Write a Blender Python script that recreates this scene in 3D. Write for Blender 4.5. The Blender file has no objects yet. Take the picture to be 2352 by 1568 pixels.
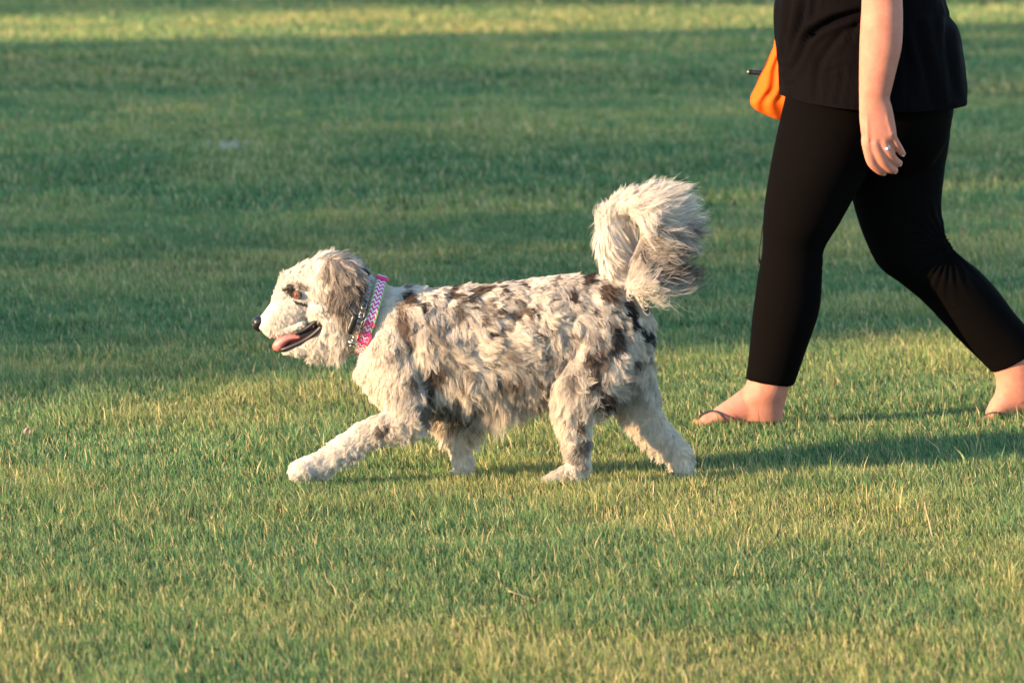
import bpy, math, random
import numpy as np
from mathutils import Vector
from mathutils.kdtree import KDTree

R = math.radians
rng = np.random.default_rng(7)
random.seed(7)
S = bpy.context.scene
COL = S.collection

# ------------------------------------------------------------------ camera
F = 11000.0                       # focal length in pixels of a 2352 px wide frame
CAMP = np.array([0.0, -11.0, 1.5])
PITCH = R(6.07)
cam = bpy.data.cameras.new('camera')
camo = bpy.data.objects.new('camera', cam)
COL.objects.link(camo)
camo.location = CAMP
camo.rotation_euler = (math.pi / 2 - PITCH, 0, 0)
cam.sensor_width = 36
cam.lens = 36 * F / 2352
cam.clip_start = 0.1
cam.clip_end = 3000
cam.dof.use_dof = True
cam.dof.focus_distance = 11.1
cam.dof.aperture_fstop = 7.6
S.camera = camo

# ------------------------------------------------------------------ light
SUN_EL, SUN_PHI = R(12), R(25)      # light travels towards +x and +y (away from camera)
w = bpy.data.worlds.new('World')
S.world = w
w.use_nodes = True
nt = w.node_tree
nt.nodes.clear()
sky = nt.nodes.new('ShaderNodeTexSky')
sky.sky_type = 'NISHITA'
sky.sun_disc = False
sky.sun_elevation = SUN_EL
sky.air_density = 1.0
sky.dust_density = 0.2
sky.ozone_density = 2.6
# direction towards the sun is (-cos phi, -sin phi)
sky.sun_rotation = math.atan2(-math.cos(SUN_PHI), -math.sin(SUN_PHI))
bg = nt.nodes.new('ShaderNodeBackground')
bg.inputs['Strength'].default_value = 0.15
wo = nt.nodes.new('ShaderNodeOutputWorld')
nt.links.new(sky.outputs[0], bg.inputs[0])
nt.links.new(bg.outputs[0], wo.inputs[0])
sl = bpy.data.lights.new('sun', 'SUN')
sl.energy = 3.9
sl.angle = R(0.55)
sl.color = (1.0, 0.71, 0.43)
so = bpy.data.objects.new('sun', sl)
COL.objects.link(so)
sdir = Vector((math.cos(SUN_PHI) * math.cos(SUN_EL), math.sin(SUN_PHI) * math.cos(SUN_EL), -math.sin(SUN_EL)))
so.rotation_euler = sdir.to_track_quat('-Z', 'Y').to_euler()
so.location = (-20, -20, 20)
S.view_settings.view_transform = 'Standard'
S.view_settings.look = 'None'
S.view_settings.exposure = 1.72
S.view_settings.gamma = 1
S.render.engine = 'CYCLES'
S.cycles.use_denoising = True
S.cycles.max_bounces = 8
S.cycles.diffuse_bounces = 3
S.cycles.glossy_bounces = 3
S.cycles.transmission_bounces = 8
S.cycles.sample_clamp_indirect = 6
try:
    S.render.hair_type = 'STRIP'
    S.cycles_curves.shape = 'RIBBONS'
    S.cycles_curves.subdivisions = 2
except Exception:
    pass

# ------------------------------------------------------------------ helpers
def at(px, py, Y=0.0):
    """point of the world plane y=Y that sits at pixel (px, py) of the 2352 px photograph"""
    a = (np.asarray(px, float) - 1176) / F
    b = -(np.asarray(py, float) - 784) / F
    cp, sp = math.cos(PITCH), math.sin(PITCH)
    dx = a
    dy = cp + b * sp
    dz = -sp + b * cp
    t = (Y - CAMP[1]) / dy
    return np.stack([CAMP[0] + dx * t, CAMP[1] + dy * t, CAMP[2] + dz * t], -1)

PX = float(at(1277, 1000)[0] - at(1177, 1000)[0]) / 100      # metres per pixel on the dog's plane
_z0, _z1 = at(1176, 1110)[2], at(1176, 610)[2]
def topx(p):
    """side-view pixel coordinates of a point near the dog's plane"""
    return 1176 + p[..., 0] / PX, 1110 - (p[..., 2] - _z0) / (_z1 - _z0) * 500

def smooth(a, b, x):
    t = np.clip((x - a) / (b - a + 1e-12), 0, 1)
    return t * t * (3 - 2 * t)

def _hash(ix, iy, iz, seed):
    h = (ix * 374761393 + iy * 668265263 + iz * 2147483647 + seed * 974634777) & 0xffffffff
    h = ((h ^ (h >> 13)) * 1274126177) & 0xffffffff
    h = h ^ (h >> 16)
    return (h & 0xffff) / 65535.0

def noise(p, freq=1.0, seed=0, octaves=1):
    """value noise in 0..1"""
    p = np.asarray(p, float)
    if p.shape[-1] == 2:
        p = np.concatenate([p, np.zeros(p.shape[:-1] + (1,))], -1)
    out, amp, tot = 0, 1.0, 0
    for o in range(octaves):
        q = p * freq * 2 ** o + 17.3 * o
        i = np.floor(q).astype(np.int64)
        f = q - i
        f = f * f * (3 - 2 * f)
        v = 0
        for dx in (0, 1):
            for dy in (0, 1):
                for dz in (0, 1):
                    c = _hash(i[..., 0] + dx, i[..., 1] + dy, i[..., 2] + dz, seed + o)
                    wgt = (f[..., 0] if dx else 1 - f[..., 0]) * (f[..., 1] if dy else 1 - f[..., 1]) * (f[..., 2] if dz else 1 - f[..., 2])
                    v = v + c * wgt
        out = out + amp * v
        tot += amp
        amp *= 0.5
    return out / tot

def norm(v):
    return v / (np.linalg.norm(v, axis=-1, keepdims=True) + 1e-12)

def mesh_from(verts, faces, name='m'):
    me = bpy.data.meshes.new(name)
    me.from_pydata([tuple(v) for v in verts], [], [tuple(f) for f in faces])
    me.update()
    return me

def fast_mesh(name, verts, tris=None, quads=None):
    me = bpy.data.meshes.new(name)
    verts = np.ascontiguousarray(verts, dtype=np.float32)
    me.vertices.add(len(verts))
    me.vertices.foreach_set('co', verts.ravel())
    loops, starts, n = [], [], 0
    if quads is not None and len(quads):
        loops.append(quads.ravel())
        starts.append(np.arange(len(quads)) * 4)
        n = len(quads) * 4
    if tris is not None and len(tris):
        loops.append(tris.ravel())
        starts.append(n + np.arange(len(tris)) * 3)
    loops = np.concatenate(loops).astype(np.int32)
    starts = np.concatenate(starts).astype(np.int32)
    me.loops.add(len(loops))
    me.loops.foreach_set('vertex_index', loops)
    me.polygons.add(len(starts))
    me.polygons.foreach_set('loop_start', starts)
    me.update(calc_edges=True)
    return me

def shade_smooth(me):
    me.polygons.foreach_set('use_smooth', np.ones(len(me.polygons), dtype=bool))

def link(name, me, mat=None, parent=None, smooth_=True, label=None, cat=None, kind=None, group=None):
    o = bpy.data.objects.new(name, me)
    COL.objects.link(o)
    if mat is not None:
        me.materials.clear() if hasattr(me.materials, 'clear') else None
        me.materials.append(mat)
    if smooth_ and isinstance(me, bpy.types.Mesh):
        shade_smooth(me)
    if parent is not None:
        o.parent = parent
    for k, v in (('label', label), ('category', cat), ('kind', kind), ('group', group)):
        if v:
            o[k] = v
    return o

def node(nt, kind, **kw):
    n = nt.nodes.new(kind)
    for k, v in kw.items():
        if k in ('inp',):
            for kk, vv in v.items():
                n.inputs[kk].default_value = vv
        else:
            setattr(n, k, v)
    return n

def new_mat(name):
    m = bpy.data.materials.new(name)
    m.use_nodes = True
    m.node_tree.nodes.clear()
    out = m.node_tree.nodes.new('ShaderNodeOutputMaterial')
    return m, m.node_tree, out

def plain(name, col, rough=0.6, spec=0.5, metal=0.0, bump=0.0, bscale=200, var=0.0, sss=0.0, sheen=0.0, ssr=(1, .3, .15), sssc=0.01):
    m, t, out = new_mat(name)
    p = node(t, 'ShaderNodeBsdfPrincipled')
    p.inputs['Base Color'].default_value = (*col, 1)
    p.inputs['Roughness'].default_value = rough
    p.inputs['Specular IOR Level'].default_value = spec
    p.inputs['Metallic'].default_value = metal
    if sheen:
        p.inputs['Sheen Weight'].default_value = sheen
        p.inputs['Sheen Roughness'].default_value = 0.4
    if sss:
        p.inputs['Subsurface Weight'].default_value = sss
        p.inputs['Subsurface Radius'].default_value = ssr
        p.inputs['Subsurface Scale'].default_value = sssc
    tc = node(t, 'ShaderNodeTexCoord')
    if bump or var:
        nz = node(t, 'ShaderNodeTexNoise')
        nz.inputs['Scale'].default_value = bscale
        nz.inputs['Detail'].default_value = 4
        t.links.new(tc.outputs['Object'], nz.inputs['Vector'])
    if bump:
        b = node(t, 'ShaderNodeBump')
        b.inputs['Strength'].default_value = 0.6
        b.inputs['Distance'].default_value = bump
        t.links.new(nz.outputs['Fac'], b.inputs['Height'])
        t.links.new(b.outputs[0], p.inputs['Normal'])
    if var:
        n2 = node(t, 'ShaderNodeTexNoise')
        n2.inputs['Scale'].default_value = bscale / 6
        n2.inputs['Detail'].default_value = 3
        t.links.new(tc.outputs['Object'], n2.inputs['Vector'])
        mx = node(t, 'ShaderNodeMixRGB')
        mx.inputs[1].default_value = (*[c * (1 - var) for c in col], 1)
        mx.inputs[2].default_value = (*[min(1, c * (1 + var)) for c in col], 1)
        t.links.new(n2.outputs['Fac'], mx.inputs[0])
        t.links.new(mx.outputs[0], p.inputs['Base Color'])
    t.links.new(p.outputs[0], out.inputs[0])
    return m

def catmull(pts, n):
    """resample rows of pts to n rows with a Catmull-Rom spline"""
    P = np.asarray(pts, float)
    P = np.vstack([2 * P[0] - P[1], P, 2 * P[-1] - P[-2]])
    m = len(P) - 3
    u = np.linspace(0, m, n)
    i = np.minimum(u.astype(int), m - 1)
    t = (u - i)[:, None]
    a, b, c, d = P[i], P[i + 1], P[i + 2], P[i + 3]
    return 0.5 * (2 * b + (c - a) * t + (2 * a - 5 * b + 4 * c - d) * t ** 2 + (3 * b - a - 3 * c + d) * t ** 3)

_ico = None
def ico():
    global _ico
    if _ico is None:
        import bmesh
        bm = bmesh.new()
        bmesh.ops.create_icosphere(bm, subdivisions=3, radius=1)
        _ico = (np.array([v.co[:] for v in bm.verts]), np.array([[v.index for v in f.verts] for f in bm.faces]))
        bm.free()
    return _ico

class Geo:
    def __init__(self):
        self.v, self.f, self.n = [], [], 0
    def add(self, v, f):
        self.v.append(np.asarray(v, float))
        self.f += [tuple(int(i) + self.n for i in q) for q in f]
        self.n += len(v)
    def ball(self, c, r):
        v, f = ico()
        self.add(v * np.asarray(r) + np.asarray(c), f)
    def chain(self, pts, n=None):
        """pts rows: x, y, z, rx, ry, rz in metres; a run of close balls makes a tapering limb"""
        P = np.asarray(pts, float)
        L = np.linalg.norm(np.diff(P[:, :3], axis=0), axis=1).sum()
        n = n or max(3, int(L / (0.16 * P[:, 3:].mean())) + 1)
        for q in catmull(P, n):
            self.ball(q[:3], np.maximum(q[3:], 1e-4))
    def tube(self, pts, r, seg=10, closed=False):
        P = np.asarray(pts, float)
        n = len(P)
        r = np.broadcast_to(np.asarray(r, float), (n,))
        if closed:
            T = norm(np.roll(P, -1, 0) - np.roll(P, 1, 0))
        else:
            T = norm(np.gradient(P, axis=0))
        up = np.array([0.13, 0.2, 0.97])
        A = norm(np.cross(T, up))
        B = np.cross(T, A)
        ang = np.linspace(0, 2 * np.pi, seg, endpoint=False)
        V = P[:, None] + (A[:, None] * np.cos(ang)[None, :, None] + B[:, None] * np.sin(ang)[None, :, None]) * r[:, None, None]
        fs = []
        for i in range(n if closed else n - 1):
            j = (i + 1) % n
            for k in range(seg):
                l = (k + 1) % seg
                fs.append((i * seg + k, i * seg + l, j * seg + l, j * seg + k))
        if not closed:
            fs.append(tuple(range(seg))[::-1])
            fs.append(tuple((n - 1) * seg + k for k in range(seg)))
        self.add(V.reshape(-1, 3), fs)
    def loft(self, rows, Y, ratio, seg=28, n=40):
        """rows: (lx, ly, rx, ry) outline pixels left and right; elliptical rings between them.
        Y and ratio may be per-row values"""
        rows = np.asarray(rows, float)
        Yv = np.broadcast_to(np.asarray(Y, float), (len(rows),))
        Rt = np.broadcast_to(np.asarray(ratio, float), (len(rows),))
        Q = catmull(np.column_stack([rows, Yv, Rt]), n)
        L = np.array([at(q[0], q[1], q[4]) for q in Q])
        Rr = np.array([at(q[2], q[3], q[4]) for q in Q])
        C = (L + Rr) / 2
        H = (Rr - L) / 2
        D = np.zeros_like(H)
        D[:, 1] = np.linalg.norm(H, axis=1) * Q[:, 5]
        ang = np.linspace(0, 2 * np.pi, seg, endpoint=False)
        V = C[:, None] + H[:, None] * np.cos(ang)[None, :, None] + D[:, None] * np.sin(ang)[None, :, None]
        fs = []
        for i in range(n - 1):
            for k in range(seg):
                l = (k + 1) % seg
                fs.append((i * seg + k, i * seg + l, (i + 1) * seg + l, (i + 1) * seg + k))
        fs.append(tuple(range(seg))[::-1])
        fs.append(tuple((n - 1) * seg + k for k in range(seg)))
        self.add(V.reshape(-1, 3), fs)
    def mesh(self, name='m'):
        return mesh_from(np.vstack(self.v), self.f, name)
    def fused(self, name, voxel, smooth_it=4, factor=0.5):
        """one continuous skin over everything added"""
        me = self.mesh(name + '_src')
        o = bpy.data.objects.new('tmp', me)
        COL.objects.link(o)
        m = o.modifiers.new('r', 'REMESH')
        m.mode = 'VOXEL'
        m.voxel_size = voxel
        m.adaptivity = 0
        if smooth_it:
            s = o.modifiers.new('s', 'SMOOTH')
            s.factor = factor
            s.iterations = smooth_it
        dg = bpy.context.evaluated_depsgraph_get()
        out = bpy.data.meshes.new_from_object(o.evaluated_get(dg))
        out.name = name
        bpy.data.objects.remove(o)
        bpy.data.meshes.remove(me)
        return out

def vcos(me):
    a = np.empty(len(me.vertices) * 3, np.float32)
    me.vertices.foreach_get('co', a)
    return a.reshape(-1, 3).astype(float)

def vnormals(me):
    a = np.empty(len(me.vertices) * 3, np.float32)
    me.vertices.foreach_get('normal', a)
    return a.reshape(-1, 3).astype(float)

def set_cos(me, co):
    me.vertices.foreach_set('co', np.ascontiguousarray(co, dtype=np.float32).ravel())
    me.update()

def point_color(me, col, name='col'):
    a = me.color_attributes.new(name, 'FLOAT_COLOR', 'POINT')
    c = np.ones((len(col), 4), np.float32)
    c[:, :3] = col
    a.data.foreach_set('color', c.ravel())

def attr_mat(name, rough=0.7, spec=0.3, trans=0.0, hair=False, gain=1.0):
    m, t, out = new_mat(name)
    a = node(t, 'ShaderNodeAttribute', attribute_name='col')
    if hair:
        d = node(t, 'ShaderNodeBsdfDiffuse')
        tr = node(t, 'ShaderNodeBsdfTranslucent')
        g = node(t, 'ShaderNodeBsdfPrincipled')
        g.inputs['Roughness'].default_value = 0.55
        g.inputs['Specular IOR Level'].default_value = 0.25
        t.links.new(a.outputs['Color'], g.inputs['Base Color'])
        t.links.new(a.outputs['Color'], tr.inputs[0])
        t.nodes.remove(d)
        mx = node(t, 'ShaderNodeMixShader')
        mx.inputs[0].default_value = 0.28
        t.links.new(g.outputs[0], mx.inputs[1])
        t.links.new(tr.outputs[0], mx.inputs[2])
        t.links.new(mx.outputs[0], out.inputs[0])
        return m
    p = node(t, 'ShaderNodeBsdfPrincipled')
    p.inputs['Roughness'].default_value = rough
    p.inputs['Specular IOR Level'].default_value = spec
    t.links.new(a.outputs['Color'], p.inputs['Base Color'])
    if trans:
        tr = node(t, 'ShaderNodeBsdfTranslucent')
        t.links.new(a.outputs['Color'], tr.inputs[0])
        mx = node(t, 'ShaderNodeMixShader')
        mx.inputs[0].default_value = trans
        t.links.new(p.outputs[0], mx.inputs[1])
        t.links.new(tr.outputs[0], mx.inputs[2])
        t.links.new(mx.outputs[0], out.inputs[0])
    else:
        t.links.new(p.outputs[0], out.inputs[0])
    return m

#STRUCTURE
# ------------------------------------------------------------------ ground
GD = None
def build_ground():
    m, t, out = new_mat('ground_thatch')
    tc = node(t, 'ShaderNodeTexCoord')
    n1 = node(t, 'ShaderNodeTexNoise')
    n1.inputs['Scale'].default_value = 40
    n1.inputs['Detail'].default_value = 6
    n2 = node(t, 'ShaderNodeTexNoise')
    n2.inputs['Scale'].default_value = 1.3
    n2.inputs['Detail'].default_value = 5
    t.links.new(tc.outputs['Object'], n1.inputs['Vector'])
    t.links.new(tc.outputs['Object'], n2.inputs['Vector'])
    r1 = node(t, 'ShaderNodeValToRGB')
    r1.color_ramp.elements[0].position = 0.3
    r1.color_ramp.elements[0].color = (0.014, 0.030, 0.010, 1)
    r1.color_ramp.elements[1].position = 0.75
    r1.color_ramp.elements[1].color = (0.075, 0.080, 0.035, 1)
    r2 = node(t, 'ShaderNodeValToRGB')
    r2.color_ramp.elements[0].position = 0.35
    r2.color_ramp.elements[0].color = (0.035, 0.085, 0.03, 1)
    r2.color_ramp.elements[1].position = 0.7
    r2.color_ramp.elements[1].color = (0.08, 0.12, 0.04, 1)
    mx = node(t, 'ShaderNodeMixRGB')
    mx.inputs[0].default_value = 0.5
    t.links.new(n1.outputs['Fac'], r1.inputs[0])
    t.links.new(n2.outputs['Fac'], r2.inputs[0])
    t.links.new(r1.outputs[0], mx.inputs[1])
    t.links.new(r2.outputs[0], mx.inputs[2])
    p = node(t, 'ShaderNodeBsdfPrincipled')
    p.inputs['Roughness'].default_value = 0.95
    p.inputs['Specular IOR Level'].default_value = 0.1
    b = node(t, 'ShaderNodeBump')
    b.inputs['Strength'].default_value = 0.8
    b.inputs['Distance'].default_value = 0.02
    t.links.new(n1.outputs['Fac'], b.inputs['Height'])
    t.links.new(b.outputs[0], p.inputs['Normal'])
    t.links.new(mx.outputs[0], p.inputs['Base Color'])
    t.links.new(p.outputs[0], out.inputs[0])
    xs = np.concatenate([[-900, -300, -120, -60, -30], np.linspace(-16, 16, 65), [30, 60, 120, 300, 900]])
    ys = np.concatenate([[-300, -120, -40, -20, -10], np.linspace(-6, 60, 133), [80, 120, 300, 900, 1500]])
    X, Y = np.meshgrid(xs, ys)
    V = np.column_stack([X.ravel(), Y.ravel(), ground_z(X.ravel(), Y.ravel())])
    nx = len(xs)
    i = np.arange(len(xs) - 1)[None] + (np.arange(len(ys) - 1) * nx)[:, None]
    i = i.ravel()
    Q = np.stack([i, i + 1, i + 1 + nx, i + nx], 1)
    link('ground', fast_mesh('ground', V, quads=Q), m, kind='structure')

def ground_z(x, y):
    """a lawn with very shallow swells beyond the walkers"""
    far = smooth(2.0, 7.0, y) * (1 - smooth(45, 60, y))
    return (noise(np.stack([x * 0.35, y * 0.16], -1), 1.0, 5) - 0.5) * 0.07 * far - 0.004

FEET = []   # (x, y, radius, height gain)
def build_grass():
    """every blade its own small folded leaf, all in one lawn"""
    cols, V, Qs, Ts = [], [], [], []
    base = 0
    # zones: y0, y1, density per m2, height, width, margin
    zones = [(-3.6, 0.2, 24000, 0.035, 0.0019), (0.2, 3.2, 17000, 0.035, 0.0023), (3.2, 8, 7500, 0.038, 0.0034),
             (8, 16, 2300, 0.042, 0.0065), (16, 30, 1000, 0.048, 0.010), (30, 62, 330, 0.055, 0.017)]
    for (y0, y1, dens, h0, w0) in zones:
        wid = lambda y: 1.30 * (y + 11) * 1176 / F + 0.45
        area = (wid(y0) + wid(y1)) * (y1 - y0)
        n = int(area * dens)
        y = rng.uniform(y0, y1, n * 2)
        x = rng.uniform(-wid(y1), wid(y1), n * 2)
        k = np.abs(x) < wid(y)
        x, y = x[k], y[k]
        # tufted density: drop some blades in thin spots
        P = np.stack([x, y], -1)
        thin = noise(P, 9, 3, 2)
        swell = noise(P * np.array([0.5, 1.0]), 0.55, 11, 3)
        keep = rng.random(len(x)) < 0.55 + 0.9 * (thin - 0.25) + 0.0 * swell
        x, y, P = x[keep], y[keep], P[keep]
        n = len(x)
        patch = noise(P, 1.7, 21, 3)             # green against straw
        swell = noise(P * np.array([0.55, 1.0]), 0.5, 11, 3)
        tall = noise(P, 4.5, 31, 2)
        h = h0 * (0.45 + 0.75 * tall + 0.35 * (swell - .5)) * rng.uniform(0.55, 1.25, n)
        up = rng.random(n) < 0.035
        h = np.where(up, h * 1.75, h)
        for (fx, fy, fr, gain) in FEET:      # uncut tufts stand up round the feet
            d = np.hypot((x - fx), (y - fy))
            h = np.where(d < fr, h * (1 + (gain - 1) * (1 - d / fr) ** .5), h)
        wd = w0 * rng.uniform(0.6, 1.3, n)
        yaw = rng.uniform(0, 2 * np.pi, n)
        lean = rng.uniform(0.05, 0.75, n) ** 1.2 * h
        # blades lean a little to the left as in the photograph, otherwise in all directions
        la = rng.uniform(0, 2 * np.pi, n)
        lx = np.cos(la) * lean - 0.12 * h
        ly = np.sin(la) * lean
        flat = rng.random(n) < 0.045                # lying dead stems
        lx = np.where(flat, np.cos(la) * h * 1.5, lx)
        ly = np.where(flat, np.sin(la) * h * 0.8, ly)
        hh = np.where(flat, h * 0.55, h)
        gz = ground_z(x, y)
        s = np.stack([np.cos(yaw) * wd / 2, np.sin(yaw) * wd / 2, np.zeros(n)], -1)
        r0 = np.stack([x, y, gz - 0.002], -1)
        mid = r0 + np.stack([lx * 0.35, ly * 0.35, hh * 0.6], -1)
        tip = r0 + np.stack([lx, ly, hh], -1)
        v = np.stack([r0 - s, r0 + s, mid - s * 0.8, mid + s * 0.8, tip], 1).reshape(-1, 3)
        idx = base + np.arange(n) * 5
        Qs.append(np.stack([idx, idx + 1, idx + 3, idx + 2], 1))
        Ts.append(np.stack([idx + 2, idx + 3, idx + 4], 1))
        V.append(v)
        base += len(v)
        # colours
        g1 = np.array([0.130, 0.250, 0.066])
        g2 = np.array([0.082, 0.210, 0.084])
        g3 = np.array([0.280, 0.320, 0.076])
        st = np.array([0.64, 0.52, 0.23])
        u = rng.random(n)[:, None]
        pk = smooth(0.35, 0.65, patch)[:, None]
        c = (g1 * (1 - u) + g2 * u) * (1 - 0.6 * pk) + g3 * 0.6 * pk
        c *= rng.uniform(0.75, 1.25, n)[:, None]
        c *= (0.88 + 0.24 * smooth(.3, .7, swell))[:, None]
        pst = 0.17 + 0.17 * smooth(0.42, 0.68, patch)
        worn = np.exp(-((x + 1.33) / .08) ** 2 - ((y - 11.45) / .22) ** 2)
        straw = (rng.random(n) < pst) | flat
        c = np.where(straw[:, None], st * rng.uniform(0.55, 1.1, n)[:, None], c)
        c = np.where((rng.random(n) < worn * .8)[:, None], np.array([.62, .58, .50]), c)
        redd = rng.random(n) < 0.002
        c = np.where(redd[:, None], np.array([0.33, 0.12, 0.06]), c)
        tipc = c * 0.55 + 0.45 * (st * 0.8)
        tipc = np.where((rng.random(n) < 0.5)[:, None], tipc, c * 1.15)
        cc = np.stack([c * 0.55, c * 0.55, c, c, tipc], 1).reshape(-1, 3)  # blade bases darkened: shade low in the lawn painted into the colour
        cols.append(cc)
    V = np.concatenate(V)
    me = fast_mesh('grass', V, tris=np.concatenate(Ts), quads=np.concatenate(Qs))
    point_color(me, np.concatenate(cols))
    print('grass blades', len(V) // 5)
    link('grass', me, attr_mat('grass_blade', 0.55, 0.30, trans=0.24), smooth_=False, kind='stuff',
         label='mown green lawn grass with straw coloured tips')

def build_stalks():
    """the single dry stalks and twigs one can pick out"""
    mt = plain('dry_stalk', (0.52, 0.38, 0.22), 0.7, 0.3, var=0.25, bscale=60)
    mr = plain('red_twig', (0.36, 0.13, 0.07), 0.7, 0.3, var=0.25, bscale=60)
    def stalk(pts, gy, r, mat, name, label, cat):
        Y = 16500.0 / (gy + 390) - 11
        P = np.array([at(a, b, Y) for a, b in pts])
        P = catmull(P, 8)
        P[:, 1] += np.linspace(0, 0.01, 8)
        g = Geo()
        g.tube(P, np.linspace(r, r * 0.45, 8), 6)
        link(name, g.mesh(name), mat, label=label, cat=cat)
    stalk([(2143, 1242), (2136, 1205), (2127, 1170), (2124, 1152)], 1242, .0019, mt, 'dry_stalk', 'pale thick dry stalk leaning upright in the lawn below the dark shadow, right', 'dry stalk')
    stalk([(1548, 1235), (1543, 1205), (1537, 1180)], 1235, .0016, mt, 'dry_stalk', 'pale short dry stalk upright in grass below the hind paw', 'dry stalk')
    stalk([(1168, 1356), (1200, 1368), (1240, 1382)], 1386, .0016, mt, 'dry_stalk', 'pale dry stalk lying in the lower middle lawn', 'dry stalk')
    stalk([(1905, 912), (1911, 890), (1917, 866)], 912, .0016, mr, 'red_twig', 'thin reddish twig standing in grass behind the front foot', 'twig')
    stalk([(1866, 966), (1880, 954), (1898, 946)], 968, .0016, mt, 'dry_stalk', 'curled straw stalk just right of the front foot', 'dry stalk')
    stalk([(2220, 1120), (2218, 1106), (2219, 1090)], 1120, .0022, mr, 'red_twig', 'stubby reddish twig stem in grass at right', 'twig')
    stalk([(1610, 1078), (1617, 1052), (1627, 1037)], 1086, .0012, mt, 'dry_stalk', 'bent straw stalk beside the rear paw', 'dry stalk')
    stalk([(1005, 492), (1010, 474), (1016, 462)], 495, .003, mr, 'red_twig', 'pinkish seed stalk far back above the dog', 'twig')
    stalk([(1052, 282), (1053, 255), (1052, 232)], 285, .003, mt, 'dry_stalk', 'tall pale stalk in the distant shaded lawn', 'dry stalk')
    stalk([(2208, 560), (2210, 540), (2207, 520)], 562, .003, mr, 'red_twig', 'pinkish seed stalk far back right of the leggings', 'twig')
    # fallen leaf, far left
    Y = 16500.0 / (1004 + 390) - 11
    g = Geo()
    c = at(62, 1000, Y)
    pts = []
    for i in range(9):
        for j in range(5):
            u, v = i / 8, (j / 4 - .5)
            wv = math.sin(u * math.pi) ** .7 * 0.009
            pts.append((c[0] - .004 + v * 2 * wv + .006 * u, c[1] + .003 * math.sin(v * 6), c[2] - .005 + u * .024 + abs(v) * .004))
    fs = [(i * 5 + j, i * 5 + j + 1, i * 5 + j + 6, i * 5 + j + 5) for i in range(8) for j in range(4)]
    g.add(pts, fs)
    link('fallen_leaf', g.mesh('fallen_leaf'), plain('fallen_leaf', (.55, .33, .25), .7, .3, var=.3, bscale=300),
         label='small pinkish fallen leaf standing in grass at far left', cat='leaf')

def build_trees():
    """the trees left of and behind the camera that throw the long shade over the field"""
    leafm = plain('tree_leaf', (0.06, 0.11, 0.03), 0.6, 0.3, var=0.35, bscale=3)
    barkm = plain('tree_bark', (0.12, 0.09, 0.065), 0.9, 0.2, bump=0.03, bscale=12, var=0.3)
    c, s = math.cos(SUN_PHI), math.sin(SUN_PHI)
    def tree(p, q, H, rad, low, label, seed):
        r = np.random.default_rng(seed)
        X, Y = q * c - p * s, q * s + p * c
        e = bpy.data.objects.new('shade_tree', None)
        COL.objects.link(e)
        e.location = (X, Y, 0)
        e['label'] = label; e['category'] = 'tree'; e['group'] = 'trees shading the field'
        g = Geo()
        tk = min(1, H / 16)
        g.tube([(0, 0, -.1), (.05 * tk, 0, H * .25), (0, .1 * tk, H * .5), (.1 * tk, 0, H * .85)], [.42 * tk, .32 * tk, .22 * tk, .08 * tk], 10)
        for k in range(9):
            a, z = k * 2.4, H * (.28 + .06 * k)
            g.tube([(0, 0, z), (math.cos(a) * rad * .4, math.sin(a) * rad * .4, z + H * .08), (math.cos(a) * rad * .8, math.sin(a) * rad * .8, z + H * .2 * tk)], [.14 * tk, .09 * tk, .03 * tk], 6)
        link('trunk', g.mesh('trunk'), barkm, e)
        n = 15000 if H > 8 else 4200
        cz = (low + H) / 2
        hz = (H - low) / 2
        d = norm(r.normal(size=(n, 3)))
        rr = r.uniform(0.35, 1.0, n) ** 0.5
        bump_ = 0.86 + 0.22 * noise(d * 3 + seed, 1.0, seed, 2)
        pos = d * (rr * bump_)[:, None] * np.array([rad, rad, hz]) + np.array([0, 0, cz])
        a = norm(r.normal(size=(n, 3)))
        b = norm(np.cross(a, r.normal(size=(n, 3))))
        sz = r.uniform(.12, .26, n)[:, None] * (1 if H > 8 else .45)
        V = np.stack([pos - a * sz, pos - b * sz * .55, pos + a * sz, pos + b * sz * .55], 1).reshape(-1, 3)
        i = np.arange(n) * 4
        link('crown', fast_mesh('crown', V, quads=np.stack([i, i + 1, i + 2, i + 3], 1)), leafm, e, smooth_=False)
    tree(6.1, -44, 21, 4.3, 3.5, 'broad leafy tree shading the field nearest the dog', 1)
    tree(13.3, -46, 20, 4.5, 3.5, 'broad leafy tree in the middle of the shading row', 2)
    tree(18.7, -72, 29, 4.0, 6.0, 'round leafy tree at the far end of the shading row', 3)
    tree(2.35, -32, 7.0, 1.0, 1.6, 'slim young tree added to throw a short shade ending beside the dog', 6)  # unseen tree, added to pull the shade edge nearer on the left
    tree(31.3, -70, 32, 5.0, 8.0, 'tall leafy tree standing beyond the gap in the row', 4)
    tree(39.5, -38, 24, 5.0, 3.5, 'tall leafy tree at the very end of the row', 5)

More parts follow.
